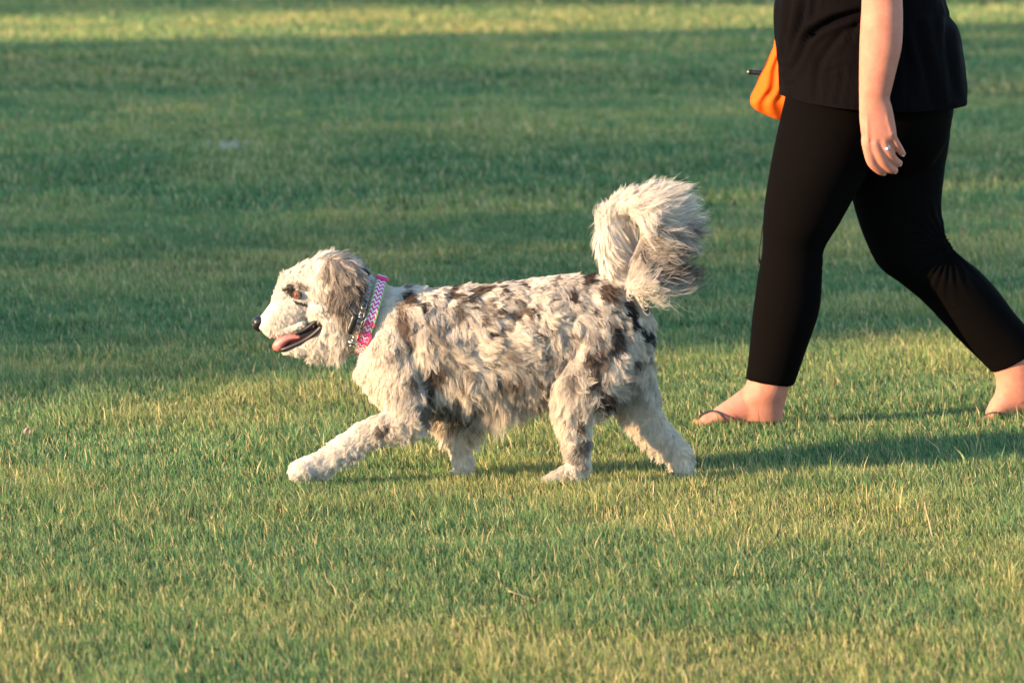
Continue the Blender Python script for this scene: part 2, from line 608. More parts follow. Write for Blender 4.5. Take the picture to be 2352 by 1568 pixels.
#DOG
# ------------------------------------------------------------------ dog
SPOTS = []   # x, y, rx, ry, rot(deg), darkness (0..1), brownness (0..1)
def zs(x, y, rx, ry, rot, dk, br):
    SPOTS.append((823 + x * .325, 559 + y * .325, rx * .325, ry * .325, rot, dk, br))
for a in [(325, 285, 28, 22, 0, .8, .1), (340, 385, 60, 50, 20, .95, .3), (500, 282, 120, 24, 3, .75, 0), (655, 340, 55, 38, 20, .8, .5),  # the long flat streak paints bluish shading along the back into the coat
          (690, 440, 40, 75, -15, .65, .6), (870, 335, 60, 34, -20, .75, .5), (790, 370, 25, 50, 10, .8, .1), (1010, 355, 30, 20, 0, .6, .7),
          (1150, 280, 45, 22, 0, .7, .3), (1120, 465, 130, 36, -18, .75, .7), (1490, 345, 34, 52, -15, .95, .4), (1600, 245, 55, 38, 15, .85, .3),
          (1745, 322, 82, 58, 35, .75, .9), (850, 500, 34, 22, 20, .6, .6), (890, 570, 35, 20, 10, .8, .4), (940, 600, 60, 24, -30, .6, .8),
          (1235, 575, 28, 20, 30, .85, .4), (320, 530, 48, 130, -8, .65, .9), (375, 660, 26, 32, 0, .95, .2), (485, 820, 26, 42, 0, .9, .2),
          (535, 880, 45, 110, -5, .7, .7), (700, 880, 40, 30, 20, .6, .3), (385, 920, 46, 30, 20, .65, .7), (515, 985, 50, 60, 0, .75, .4),
          (480, 1130, 85, 60, 0, .55, .15), (735, 1105, 50, 62, 10, .85, .6), (1020, 895, 110, 34, 5, .65, .8), (640, 1060, 50, 70, 10, .6, .6),
          (1790, 610, 55, 80, 20, .85, .4), (1670, 740, 75, 80, 20, .7, .9), (1620, 850, 42, 62, 10, .8, .4), (1710, 1035, 60, 42, -10, .95, .1),
          (1905, 480, 38, 90, -18, 1, 0), (2020, 600, 30, 90, -28, 1, 0), (1915, 300, 24, 50, -10, .9, 0), (1560, 1210, 42, 60, 10, .8, .3),
          (1590, 1370, 34, 70, 10, .6, .3), (1560, 1500, 50, 40, 0, .4, .8), (1830, 895, 60, 30, 0, .55, .9), (1760, 430, 30, 24, 0, .4, .6),
          (520, 560, 40, 70, 0, .5, .9), (200, 1250, 26, 70, 10, .65, .1), (1320, 680, 34, 36, 0, .5, .9), (1380, 250, 26, 30, 0, .6, .3),
          (1340, 940, 60, 50, 0, .4, .2), (1430, 740, 30, 60, 0, .45, .5), (1960, 820, 50, 40, 0, .4, .7), (600, 740, 60, 40, 30, .35, .6),
          (240, 720, 50, 40, 0, .35, .5), (1200, 1100, 40, 60, 0, .4, .6), (880, 1080, 60, 60, 0, .35, .6), (1000, 700, 70, 30, 0, .3, .4)]:
    zs(*a)
_rf = np.random.default_rng(44)
for _k in range(120):
    _x, _y = _rf.uniform(905, 1500), _rf.uniform(645, 900)
    _b = _rf.uniform(.2, .9)
    SPOTS.append((_x, _y, _rf.uniform(4, 10), _rf.uniform(4, 10), _rf.uniform(0, 180), _rf.uniform(.35, .8), _b))
SP = np.array(SPOTS)
HEADSP = np.array([  # directly in photo pixels
    (664, 672, 17, 12, 0, 1, .15), (688, 691, 15, 5, 8, .75, .4), (692, 653, 16, 8, 12, .65, .6), (674, 655, 8, 6, 0, .4, .5),
    (820, 612, 16, 12, 0, 1, 0), (704, 742, 18, 5, -45, .6, .7), (724, 738, 10, 6, -60, .95, .3),
    (735, 610, 12, 7, -30, .55, .4), (815, 770, 14, 26, 0, .3, 0)])

CREAM = np.array([0.87, 0.755, 0.62])
WHITE = np.array([0.89, 0.80, 0.69])
GREY = np.array([0.30, 0.27, 0.25])
BLACK = np.array([0.022, 0.021, 0.023])
BROWN = np.array([0.16, 0.095, 0.06])

def coat_color(p, jitter):
    x, y = topx(p)
    P3 = p * np.array([1, 1, 1])
    wx = x + (noise(P3, 30, 41, 2) - .5) * 34
    wy = y + (noise(P3, 30, 42, 2) - .5) * 34
    dark = np.zeros(len(p)); br = np.zeros(len(p))
    for (sx, sy, rx, ry, rot, dk, b) in np.vstack([SP, HEADSP]):
        c, s = math.cos(R(rot)), math.sin(R(rot))
        u = ((wx - sx) * c + (wy - sy) * s) / (rx * 1.17)
        v = (-(wx - sx) * s + (wy - sy) * c) / (ry * 1.17)
        m = (1 - smooth(0.6, 1.1, np.hypot(u, v))) * min(1, dk * 1.12)
        br = np.where(m > dark, b, br)
        dark = np.maximum(dark, m)
    body = smooth(880, 930, x) * (1 - smooth(900, 960, y)) * (x < 1530)
    grey = smooth(.42, .66, noise(P3, 24, 51, 3)) * body * .42
    grey = np.maximum(grey, smooth(.5, .68, noise(P3, 70, 52, 2)) * .45 * body)
    legs = smooth(930, 1000, y) * smooth(1200, 1260, x)
    grey = np.maximum(grey, legs * smooth(.5, .7, noise(P3, 35, 57, 2)) * .45)
    face = (1 - smooth(800, 880, x)) 
    grey = np.maximum(grey, face * smooth(.5, .7, noise(P3, 45, 58, 2)) * .24 * (y < 740))
    c = CREAM[None] * (1 - face[:, None]) + WHITE[None] * face[:, None]
    tone = (.9 + .2 * noise(P3, 18, 59, 2))[:, None]
    c = c * tone
    c = c * (1 - grey[:, None]) + GREY * grey[:, None]
    dk = (BLACK[None] * (1 - br[:, None]) + BROWN[None] * br[:, None])
    # dark marks keep some pale hairs in them
    mix = np.clip(dark * 1.15 + (jitter - .5) * .5 * (dark > .05), 0, 1)[:, None]
    c = c * (1 - mix) + dk * mix
    return c

# flow guides: x, y, dir0x, dir0y, dir1x, dir1y, length px, lift, curl px
FLOW = np.array([
    (598, 735, .6, .2, .8, .4, 6, .3, .3), (615, 712, .9, -.25, .9, .1, 13, .5, 1), (640, 690, .2, -.9, .7, -.5, 18, .8, 3),
    (650, 650, -.2, -.9, .5, -.6, 20, .8, 3), (665, 610, .3, -.9, .9, .1, 20, .6, 3), (720, 585, .9, -.3, 1, .3, 28, .6, 3),
    (780, 580, 1, .1, 1, .5, 30, .5, 3), (630, 755, .4, .8, .5, .9, 14, .5, 1), (670, 752, .4, .9, .4, 1, 11, .5, 1), (722, 728, .5, .7, .5, .8, 7, .3, 1),
    (660, 720, .8, .5, .8, .6, 13, .35, 1), (690, 680, .8, .1, .9, .5, 9, .25, .5), (700, 730, .7, .6, .6, .8, 10, .4, 1),
    (735, 700, .7, .6, .5, .9, 24, .4, 2), (745, 760, .4, .9, .2, 1, 34, .5, 3), (690, 800, .6, .6, .7, .8, 20, .4, 2),
    (650, 800, .5, .5, .6, .6, 10, .4, 1), (740, 800, .3, .9, .2, 1, 34, .5, 3), (775, 790, .0, 1, -.1, 1, 42, .5, 4),
    (800, 760, .2, 1, 0, 1, 30, .4, 3), (830, 650, .8, .5, .7, .8, 22, .4, 2), (850, 720, .6, .8, .4, 1, 16, .3, 2),
    (880, 680, 1, .2, .9, .4, 12, .4, 2), (900, 800, .3, 1, .1, 1, 26, .5, 4), (890, 740, .7, .7, .6, .8, 14, .5, 3),
    (950, 655, 1, -.1, 1, .2, 20, .5, 3), (1050, 655, 1, -.1, 1, .2, 24, .5, 3), (1200, 630, 1, 0, 1, .1, 20, .4, 2),
    (1340, 625, 1, 0, 1, .1, 18, .35, 2), (1430, 660, .8, .5, .7, .8, 20, .4, 2),
    (950, 740, .5, .9, .5, .9, 30, .55, 6), (1050, 730, .8, .6, .7, .7, 30, .5, 6), (1170, 700, 1, .3, 1, .3, 28, .45, 4),
    (1300, 700, .9, .5, .9, .5, 26, .45, 4), (1400, 700, .8, .7, .7, .8, 26, .45, 4),
    (960, 850, .2, 1, .3, .9, 34, .5, 7), (1080, 800, 1, -.2, 1, -.1, 36, .45, 5), (1180, 780, 1, -.3, .9, .2, 38, .45, 6),
    (1260, 800, .4, .9, .2, 1, 34, .5, 7), (1080, 880, .3, 1, .1, 1, 46, .45, 6), (1180, 870, .4, .9, .1, 1, 44, .45, 7),
    (1060, 940, 0, 1, .2, 1, 84, .35, 6), (1130, 930, .05, 1, -.1, 1, 84, .35, 7), (1200, 920, .1, 1, -.1, 1, 60, .35, 6), (1010, 930, 0, 1, .2, 1, 44, .4, 6),
    (1350, 780, .5, .9, .5, .9, 34, .5, 8), (1400, 800, .7, .7, .7, .8, 32, .5, 8), (1300, 870, 0, 1, .3, .9, 38, .5, 8),
    (1380, 870, .5, .9, .3, 1, 36, .5, 8), (1470, 740, .6, .8, .4, 1, 22, .4, 3), (1500, 840, .4, 1, .4, 1, 20, .45, 4),
    (1450, 880, .3, 1, .3, 1, 36, .5, 8), (1490, 930, .3, 1, .3, 1, 26, .5, 6),
    (830, 860, -.2, 1, -.1, 1, 26, .5, 4), (860, 920, -.2, 1, 0, 1, 22, .4, 4), (900, 930, -.3, 1, 0, 1, 24, .45, 5), (950, 930, -.1, 1, .2, 1, 22, .5, 6),
    (850, 965, -.7, .3, -.5, .8, 15, .4, 3), (940, 990, .1, 1, .5, .7, 24, .45, 8), (880, 1010, -.1, 1, .2, 1, 15, .45, 6),
    (800, 990, -.8, .5, -.6, .8, 12, .35, 2), (810, 1040, -.3, 1, .1, 1, 20, .5, 4), (740, 1050, -.8, .5, -.7, .7, 13, .4, 2),
    (700, 1080, -.9, .3, -.7, .7, 15, .5, 2), (770, 1085, .2, 1, .5, .9, 16, .5, 2),
    (1050, 1000, 0, 1, .1, 1, 22, .4, 4), (1060, 1060, -.1, 1, 0, 1, 14, .4, 3), (1065, 1100, -.3, 1, -.3, 1, 9, .35, 1),
    (1310, 950, -.1, 1, .1, 1, 26, .5, 7), (1320, 1000, 0, 1, .2, 1, 20, .5, 6), (1330, 1060, .1, 1, 0, 1, 20, .5, 5), (1275, 1100, -.9, .5, -.8, .7, 12, .4, 1),
    (1480, 990, .3, 1, .1, 1, 26, .5, 6), (1530, 1020, .3, 1, .0, 1, 26, .5, 6), (1575, 1040, .8, .6, .7, .7, 20, .55, 3), (1570, 1095, 0, 1, .1, 1, 13, .4, 2),
    (1540, 1060, -.3, 1, -.2, 1, 20, .5, 4)], float)

# tail guides along the curled tail
TPATH = np.array([(1428, 655, 28, .00), (1408, 612, 27, .0), (1400, 562, 25, -.005), (1403, 516, 22, -.01), (1424, 485, 18, -.018),
                  (1456, 478, 18, -.026), (1482, 502, 17, -.034), (1487, 543, 16, -.040), (1474, 588, 15, -.044), (1462, 632, 13, -.046)])
TFLOW = np.array([
    (1428, 655, .2, .6, .6, .9, 26, .3, 3), (1408, 612, .0, 1, .5, 1, 34, .15, 2), (1393, 562, .05, 1, .35, 1, 60, .12, 2), (1425, 575, .4, 1, .5, 1, 70, .15, 4),
    (1392, 515, -.1, .9, .3, 1, 66, .2, 3), (1418, 525, .3, .9, .3, 1, 84, .2, 5), (1398, 490, -.6, -.5, -.2, -.9, 26, .5, 6),
    (1415, 478, -.1, -1, .5, -.9, 30, .6, 7), (1440, 470, .25, -1, .8, -.7, 40, .6, 9), (1465, 474, .7, -1, 1, -.25, 70, .5, 12), (1485, 500, 1, -.5, 1, .15, 112, .4, 10),
    (1470, 520, .7, -.1, 1, .1, 96, .3, 10), (1495, 540, 1, -.15, 1, .35, 118, .35, 14), (1485, 585, 1, .15, 1, -.1, 120, .35, 17), (1465, 635, .8, .8, 1, -.15, 140, .35, 20),
    (1455, 600, .5, .8, 1, .3, 110, .3, 13), (1455, 560, .2, .8, .8, .7, 80, .25, 10)], float)

def idw(px, py, G, power=3.0):
    out = np.zeros((len(px), G.shape[1] - 2))
    tot = np.zeros(len(px))
    for g in G:
        wgt = 1 / (((px - g[0]) ** 2 + (py - g[1]) ** 2 + 60) ** (power / 2))
        out += wgt[:, None] * g[2:]
        tot += wgt
    return out / tot[:, None]

def sample(me, n, weight=None, seed=1):
    r = np.random.default_rng(seed)
    me.calc_loop_triangles()
    T = np.empty(len(me.loop_triangles) * 3, np.int32)
    me.loop_triangles.foreach_get('vertices', T)
    T = T.reshape(-1, 3)
    co, no = vcos(me), vnormals(me)
    A = np.linalg.norm(np.cross(co[T[:, 1]] - co[T[:, 0]], co[T[:, 2]] - co[T[:, 0]]), axis=1)
    if weight is not None:
        A = A * weight(co[T].mean(1))
    cdf = np.cumsum(A) / A.sum()
    i = np.searchsorted(cdf, r.random(n))
    u, v = r.random(n), r.random(n)
    k = u + v > 1
    u[k], v[k] = 1 - u[k], 1 - v[k]
    wq = np.stack([1 - u - v, u, v], 1)[:, :, None]
    return (co[T[i]] * wq).sum(1), norm((no[T[i]] * wq).sum(1))

K = 8
def grow(root, nrm, fl, seed, radial=None):
    """hair polylines from roots; fl columns: dir0 xy, dir1 xy, length px, lift, curl px"""
    n = len(root)
    r = np.random.default_rng(seed)
    def dirs(a, b):
        d = np.stack([a, np.zeros(n), -b], -1)
        d = norm(d)
        dn = (d * nrm).sum(1, keepdims=True)
        d = d - nrm * np.where(dn < 0, dn, dn * .35)
        d[:, 1] += nrm[:, 1] * .05
        return norm(d)
    d0, d1 = dirs(fl[:, 0], fl[:, 1]), dirs(fl[:, 2], fl[:, 3])
    L = fl[:, 4] * PX
    lift = fl[:, 5] * .62
    pts = np.empty((n, K, 3))
    pts[:, 0] = root
    step = L / (K - 1)
    for k in range(1, K):
        t = k / (K - 1)
        d = d0 * (1 - t) + d1 * t
        d = norm(d) + nrm * (lift * (1 - t) ** 1.1)[:, None]
        pts[:, k] = pts[:, k - 1] + norm(d) * step[:, None]
    # waves
    side = norm(np.cross(d1, nrm) + 1e-6)
    ph = r.uniform(0, 2 * np.pi, n)
    fq = r.uniform(.5, 1.15, n)
    tt = np.linspace(0, 1, K)
    wave = np.sin(ph[:, None] + tt[None] * 2 * np.pi * fq[:, None]) - np.sin(ph)[:, None]
    wave2 = np.cos(ph[:, None] + tt[None] * 2 * np.pi * fq[:, None] * .9) - np.cos(ph)[:, None]
    amp = fl[:, 6] * PX * 1.35
    pts += side[:, None] * (wave * amp[:, None] * tt[None])[:, :, None]
    pts += nrm[:, None] * (wave2 * .35 * amp[:, None] * tt[None])[:, :, None]
    return pts

def make_fur(name, me, n, nclump, flow, parent, mat, weight=None, seed=1, radius=.00030, clump=.75, colfn=None,
             lenjit=(.65, 1.1), minz=0.012, tight=.72, strays=.03, freq=70):
    root, nr = sample(me, n, weight, seed)
    croot, cn = sample(me, nclump, weight, seed + 50)
    r = np.random.default_rng(seed + 99)
    def flows(P, jit):
        x, y = topx(P)
        f = flow(x, y, P)
        a = (noise(P, freq * .25, seed + 7, 2) - .5) * 1.3 + (noise(P, freq, seed + 8) - .5) * 1.3 + r.normal(0, jit, len(P))
        c, s = np.cos(a), np.sin(a)
        g = f.copy()
        g[:, 0], g[:, 1] = f[:, 0] * c - f[:, 1] * s, f[:, 0] * s + f[:, 1] * c
        g[:, 2], g[:, 3] = f[:, 2] * c - f[:, 3] * s, f[:, 2] * s + f[:, 3] * c
        return g
    cf = flows(croot, .22)
    cf[:, 4] *= r.uniform(.75, 1.2, nclump)
    cf[:, 5] *= r.uniform(.2, 1.9, nclump)
    G = grow(croot, cn, cf, seed + 2)
    hf = flows(root, .1)
    hf[:, 4] *= r.uniform(lenjit[0], lenjit[1], n)
    H = grow(root, nr, hf, seed + 3)
    t = np.linspace(0, 1, K)
    def nearest(A, B):
        kd = KDTree(len(A))
        for i in range(len(A)):
            kd.insert(A[i], i)
        kd.balance()
        return np.array([kd.find(b)[1] for b in B])
    def gather(H, root, G, groot, idx, amount, tight_, lo, hi):
        cl = (amount[:, None] * t ** .8)[:, :, None]
        off = (root - groot[idx])[:, None] * (1 - tight_ * t)[None, :, None]
        scale = r.uniform(lo, hi, len(root))[:, None, None]
        gg = groot[idx][:, None] + (G[idx] - groot[idx][:, None]) * scale
        return H * (1 - cl) + (gg + off) * cl
    # fine wisps, each gathered into a larger lock
    nsub = n // 6
    sroot, sn = sample(me, nsub, weight, seed + 70)
    sf = flows(sroot, .16)
    sf[:, 4] *= r.uniform(lenjit[0] * 1.05, lenjit[1], nsub)
    sf[:, 5] *= r.uniform(.3, 1.6, nsub)
    SG = grow(sroot, sn, sf, seed + 4)
    sidx = nearest(croot, sroot)
    SG = gather(SG, sroot, G, croot, sidx, np.where(r.random(nsub) < strays * 1.3, .2, clump), tight * .8, .75, 1.05)
    hidx = nearest(sroot, root)
    out = gather(H, root, SG, sroot, hidx, np.where(r.random(n) < strays * .5, .3, .95), .74, .85, 1.04)
    idx = sidx[hidx]
    out[:, :, 2] = np.maximum(out[:, :, 2], minz + r.uniform(0, .006, n)[:, None])
    skey = r.random(nsub)[hidx]
    ckey = r.random(nclump)[idx]
    hx = topx(root)[0]
    km = np.where(hx < 850, .9, .55)[:, None]
    col = (colfn or coat_color)(root * km + croot[idx] * (1 - km), r.random(n) * .06 + skey * .64 + ckey * .30)
    col = col * (.92 + .14 * ckey)[:, None] * (.78 + .28 * skey ** .7)[:, None] * (.95 + .08 * r.random(n))[:, None]
    hc = bpy.data.hair_curves.new(name)
    hc.add_curves([K] * n)
    hc.points.foreach_set('position', np.ascontiguousarray(out, dtype=np.float32).ravel())
    ra = hc.attributes.new('radius', 'FLOAT', 'POINT')
    rad = radius * r.uniform(.7, 1.25, n)[:, None] * np.array([1, 1, 1, .95, .85, .7, .5, .2])[None]
    ra.data.foreach_set('value', np.ascontiguousarray(rad, dtype=np.float32).ravel())
    ca = hc.attributes.new('col', 'FLOAT_COLOR', 'CURVE')
    c4 = np.ones((n, 4), np.float32)
    c4[:, :3] = np.clip(col, 0, .95)
    ca.data.foreach_set('color', c4.ravel())
    hc.materials.append(mat)
    o = bpy.data.objects.new(name, hc)
    COL.objects.link(o)
    o.parent = parent
    return o

def P(x, y, Y, r, ry=None, rz=None):
    """ball row from photo pixels"""
    c = at(x, y, Y)
    k = PX * (11 + Y) / 11
    return (*c, r * k, (ry if ry is not None else r) * k, (rz if rz is not None else r) * k)

def build_dog():
    g = Geo()
    # trunk
    g.chain([P(868, 735, 0, 74, 62, 78), P(915, 765, 0, 84, 80, 104), P(985, 785, 0, 100, 98, 124), P(1090, 788, 0, 110, 108, 130), P(1200, 775, 0, 110, 106, 130),
             P(1300, 758, 0, 100, 98, 126), P(1380, 758, 0, 95, 92, 122), P(1428, 765, 0, 70, 78, 104)])
    g.chain([P(868, 820, 0, 46, 60, 60), P(900, 870, 0, 50, 70, 56)])
    # neck and head
    g.chain([P(868, 730, 0, 66, 60, 80), P(830, 705, 0, 62, 58, 78), P(785, 670, 0, 60, 56, 68), P(748, 650, 0, 58, 54, 60)])
    g.chain([P(748, 655, 0, 58, 54, 58), P(705, 662, 0, 44, 44, 50), P(672, 700, 0, 34, 37, 47), P(642, 724, 0, 28, 31, 38), P(617, 740, 0, 21, 23, 26), P(601, 742, 0, 14, 16, 16)])
    g.chain([P(698, 646, 0, 34, 38, 32), P(664, 660, 0, 22, 30, 22), P(650, 690, 0, 20, 26, 22), P(634, 712, 0, 18, 22, 20)])
    g.chain([P(735, 705, 0, 38, 48, 46), P(765, 735, 0, 42, 48, 48), P(790, 765, 0, 36, 44, 40)])
    # hanging upper lip
    g.chain([P(614, 748, 0, 12, 17, 13), P(632, 752, 0, 14, 22, 13), P(655, 753, 0, 14, 26, 13), P(676, 749, 0, 13, 29, 12), P(694, 741, 0, 12, 31, 11)])
    # lower jaw, hanging open
    g.chain([P(762, 757, 0, 28, 34, 28), P(735, 774, 0, 22, 30, 24), P(700, 790, 0, 14, 24, 16), P(668, 803, 0, 10, 18, 9), P(652, 807, 0, 7, 13, 6)])
    # near front leg, swung forward
    Yn, Yf = -.075, .075
    g.chain([P(905, 810, -.05, 62, 50, 72), P(925, 880, -.065, 52, 40, 52), P(938, 940, Yn, 42, 34, 40)])
    g.chain([P(940, 955, Yn, 38, 32, 36), P(880, 980, Yn, 30, 27, 31), P(820, 1006, Yn, 26, 23, 27), P(770, 1038, Yn, 25, 23, 25), P(738, 1062, Yn, 25, 25, 25),
             P(705, 1073, Yn, 26, 29, 24), P(688, 1078, Yn, 18, 27, 19)])
    for k, (dy, ll) in enumerate(((-.022, 0), (-.008, -4), (.008, -4), (.022, 0))):
        g.chain([P(706, 1080, Yn + dy, 11, 8, 12), P(686 + ll, 1086, Yn + dy, 9, 7.5, 9)])
    # far front leg, upright
    g.chain([P(1000, 880, .06, 55, 40, 60), P(1035, 950, Yf, 36, 30, 45), P(1045, 1000, Yf, 27, 25, 30), P(1058, 1045, Yf, 22, 22, 25), P(1064, 1075, Yf, 23, 24, 20), P(1062, 1088, Yf, 27, 28, 14)])
    # near hind leg
    g.chain([P(1370, 800, -.06, 72, 46, 82), P(1345, 870, -.075, 64, 42, 56), P(1318, 930, Yn, 44, 34, 42), P(1318, 985, Yn, 30, 26, 34), P(1328, 1030, Yn, 23, 21, 26),
             P(1330, 1062, Yn, 20, 20, 20), P(1308, 1083, Yn, 21, 22, 15), P(1278, 1098, Yn, 20, 26, 11), P(1262, 1103, Yn, 12, 24, 8)])
    # far hind leg, trailing
    g.chain([P(1425, 800, .05, 68, 46, 84), P(1450, 880, .07, 56, 42, 56), P(1466, 940, Yf, 42, 32, 40), P(1500, 985, Yf, 32, 26, 32), P(1545, 1025, Yf, 26, 23, 27),
             P(1565, 1060, Yf, 20, 21, 24), P(1572, 1085, Yf, 22, 24, 16), P(1566, 1094, Yf, 26, 26, 9)])
    # tail
    g.chain([P(x, y, Y, r) for x, y, r, Y in TPATH])
    body = g.fused('dog', .0042, 8)
    co, no = vcos(body), vnormals(body)
    x, y = topx(co)
    trunk = smooth(880, 960, x) * (1 - smooth(1430, 1560, x)) * smooth(640, 700, y) 
    amp = .014 * trunk
    co += no * ((noise(co * np.array([1, 1, .7]), 22, 61, 3) - .5) * amp * 1.7)[:, None]
    legz = smooth(900, 960, y)
    co += no * ((noise(co, 40, 62, 2) - .5) * .008 * legz)[:, None]
    set_cos(body, co)
    skin = coat_color(vcos(body), np.full(len(co), .5)) * .62
    # inner edge of the mouth is black skin
    mt = mouth_amount(vcos(body))
    skin = skin * (1 - mt[:, None]) + np.array([.02, .015, .015]) * mt[:, None]
    point_color(body, skin)
    dog = link('dog', body, attr_mat('dog_skin', .8, .2), label='fluffy cream dog with grey and brown patches walking left, tongue out', cat='dog')
    furm = attr_mat('dog_fur', hair=True)

    # ---- coat
    tp = np.array([at(a, b, Y) for a, b, r_, Y in catmull(TPATH, 40)])
    trad = catmull(TPATH, 40)[:, 2] * PX
    def tailness(p):
        d = np.full(len(p), 9.0)
        for c, r_ in zip(tp[3:], trad[3:]):
            d = np.minimum(d, np.linalg.norm(p - c, axis=1) - r_)
        return d < .006
    eyec = at(683, 677, -.046)
    def w_body(p):
        x, y = topx(p)
        wt = np.where(tailness(p), 0.0, 1.0)
        wt *= 1 - mouth_amount(p)
        wt = np.where((x < 603) , 0, wt)
        de = np.hypot(x - 682, y - 677)
        wt = np.where((de < 13) & (p[:, 1] < 0), 0, wt)
        wt *= 1 + 1.6 * (x < 830) + 1.5 * (x < 735) + .5 * (y > 980)
        wt = np.where((np.hypot((x - 800) / 36, (y - 660) / 62) < 1) & (np.abs(p[:, 1]) > .03), wt * .05, wt)
        # bare band under the collars
        return np.where(p[:, 1] > .09, wt * .45, wt)
    def collar_d(x, y):
        """signed distance in px to the collar line"""
        ax, ay, bx, by = 874, 640, 822, 812
        ux, uy = bx - ax, by - ay
        l = math.hypot(ux, uy)
        return ((x - ax) * uy - (y - ay) * ux) / -l * -1
    def flow_body(x, y, p):
        f = idw(x, y, FLOW, 4.5)
        hd = 1 - smooth(820, 860, x)
        mz = 1 - smooth(690, 745, x)
        f[:, 4] *= 1.24 + .04 * smooth(960, 1010, y) - .26 * mz - .16 * (1 - smooth(650, 720, y)) * (x > 900)
        f[:, 5] *= 1 - .35 * mz
        f[:, 6] *= 1 + .8 * hd
        dc = collar_d(x, y)
        m = (1 - smooth(22, 40, np.abs(dc + 14))) * (y < 830)
        f[:, 4] *= 1 - .65 * m
        f[:, 5] *= 1 - .8 * m
        return f
    make_fur('coat', body, 340000, 8200, flow_body, dog, furm, w_body, seed=3, radius=.00034, minz=.012, clump=.78, tight=.62, strays=.10, lenjit=(.55, 1.2))

    def flow_tail(x, y, p):
        f = idw(x, y, TFLOW, 5)
        # the far side of the upright part fans across behind the curl
        m = (p[:, 1] > .004) & (x < 1450) & (y < 640)
        f[m] = np.array([.8, .45, .9, .7, 66, .3, 5])
        # the near side of the upright part lies smooth
        m = (p[:, 1] <= .004) & (x < 1432) & (y > 505)
        f[m, 5] *= .4
        f[m, 6] *= .4
        return f
    def tail_col(p, j):
        x, y = topx(p)
        base = WHITE * (.92 + .12 * j)[:, None]
        lower = smooth(515, 570, y) * smooth(1448, 1470, x)
        grey = smooth(1450, 1520, x) * .2 + .05
        c = base * (1 - grey[:, None]) + np.array([.42, .39, .38]) * grey[:, None]
        mk = np.clip(lower * 1.4 * (j > .33) * (.5 + .8 * smooth(.35, .6, noise(p, 45, 77, 2))), 0, .95)
        d = BROWN * 1.1 * (1 - smooth(.6, .75, j))[:, None] + BLACK * 2 * smooth(.6, .75, j)[:, None]
        return c * (1 - mk[:, None]) + d * mk[:, None]
    make_fur('tail_fur', body, 46000, 240, flow_tail, dog, furm, lambda p: np.where(tailness(p), 1.0, 0.0), seed=11, radius=.00042,
             clump=.78, colfn=tail_col, tight=.5, strays=.18, freq=24, lenjit=(.3, 1.4))

    # ---- ears
    for sgn, nm in ((-1, 'near'), (1, 'far')):
        e = Geo()
        Ye = .060 * sgn
        q = lambda a, b, dy, r_, ry: P(a, b, Ye + dy * sgn, r_, ry)
        e.chain([q(764, 606, -.004, 17, 7), q(788, 628, .010, 26, 7), q(800, 662, .018, 29, 6), q(802, 692, .019, 23, 6), q(802, 712, .018, 14, 5)])
        em = e.fused('ear', .0035, 4)
        point_color(em, np.tile([.16, .12, .10], (len(em.vertices), 1)))
        ear = link('ear', em, bpy.data.materials['dog_skin'], dog)
        EF = np.array([(762, 600, .9, -.1, .9, .6, 54, .5, 4), (785, 600, .9, .3, .7, .9, 64, .4, 6), (770, 640, .3, .9, .6, .9, 70, .3, 6), (790, 650, .5, .9, .6, .9, 72, .3, 7),
                       (825, 640, .7, .8, .5, .9, 44, .3, 7), (800, 700, .4, 1, .6, .8, 52, .35, 7), (780, 690, .3, 1, .5, .9, 50, .3, 6), (825, 690, .6, .8, .9, .3, 32, .3, 7)], float)
        def ear_col(p, j):
            x, y = topx(p)
            c = np.array([.66, .54, .44]) * (.8 + .4 * j)[:, None]
            gk = smooth(.34, .52, j)[:, None] * .93
            c = c * (1 - gk) + np.array([.065, .046, .040]) * gk
            top = (1 - smooth(600, 640, y))[:, None] * .22
            c = c * (1 - top) + WHITE * top
            bl = (1 - smooth(.6, 1.1, np.hypot((x - 816) / 20, (y - 622) / 17)))[:, None]
            return c * (1 - bl) + BLACK * bl
        make_fur('ear_fur', em, 17000, 300, lambda x, y, p, EF=EF: idw(x, y, EF, 4), ear, furm, seed=21 + sgn, radius=.00040,
                 colfn=ear_col, clump=.8, tight=.55, strays=.08, freq=30, lenjit=(.6, 1.2))

    # ---- nose
    n = Geo()
    n.chain([P(600, 738, 0, 14, 17, 13), P(592, 740, 0, 13, 17, 15), P(588, 744, 0, 10, 13, 14)])
    n.chain([P(592, 750, 0, 9, 7, 9), P(594, 756, 0, 7, 5, 6)])
    nm = n.fused('nose', .0014, 5)
    c_, n_ = vcos(nm), vnormals(nm)
    for sg in (-1, 1):
        nc = at(583, 743, sg * .0085)
        d = np.linalg.norm((c_ - nc) * np.array([1, 1.2, 1]), axis=1)
        c_ -= n_ * (.0035 * np.exp(-(d / .0042) ** 2))[:, None]
    set_cos(nm, c_)
    link('nose', nm, plain('nose_leather', (.018, .016, .017), .36, .5, bump=.0006, bscale=900), dog)

    # ---- eyes
    em, t, out = new_mat('dog_eye')
    tc = node(t, 'ShaderNodeTexCoord')
    sep = node(t, 'ShaderNodeVectorMath', operation='DISTANCE')
    cr = node(t, 'ShaderNodeValToRGB')
    t.links.new(tc.outputs['Object'], sep.inputs[0])
    el = cr.color_ramp.elements
    el[0].position = 0.0; el[0].color = (.004, .003, .003, 1)
    el[1].position = 1.0; el[1].color = (.01, .006, .005, 1)
    for pos, c in ((.27, (.006, .004, .003, 1)), (.33, (.22, .055, .014, 1)), (.72, (.30, .085, .022, 1)), (.82, (.03, .012, .008, 1))):
        x_ = el.new(pos); x_.color = c
    mp = node(t, 'ShaderNodeMath', operation='DIVIDE')
    mp.inputs[1].default_value = .0098
    t.links.new(sep.outputs['Value'], mp.inputs[0])
    t.links.new(mp.outputs[0], cr.inputs[0])
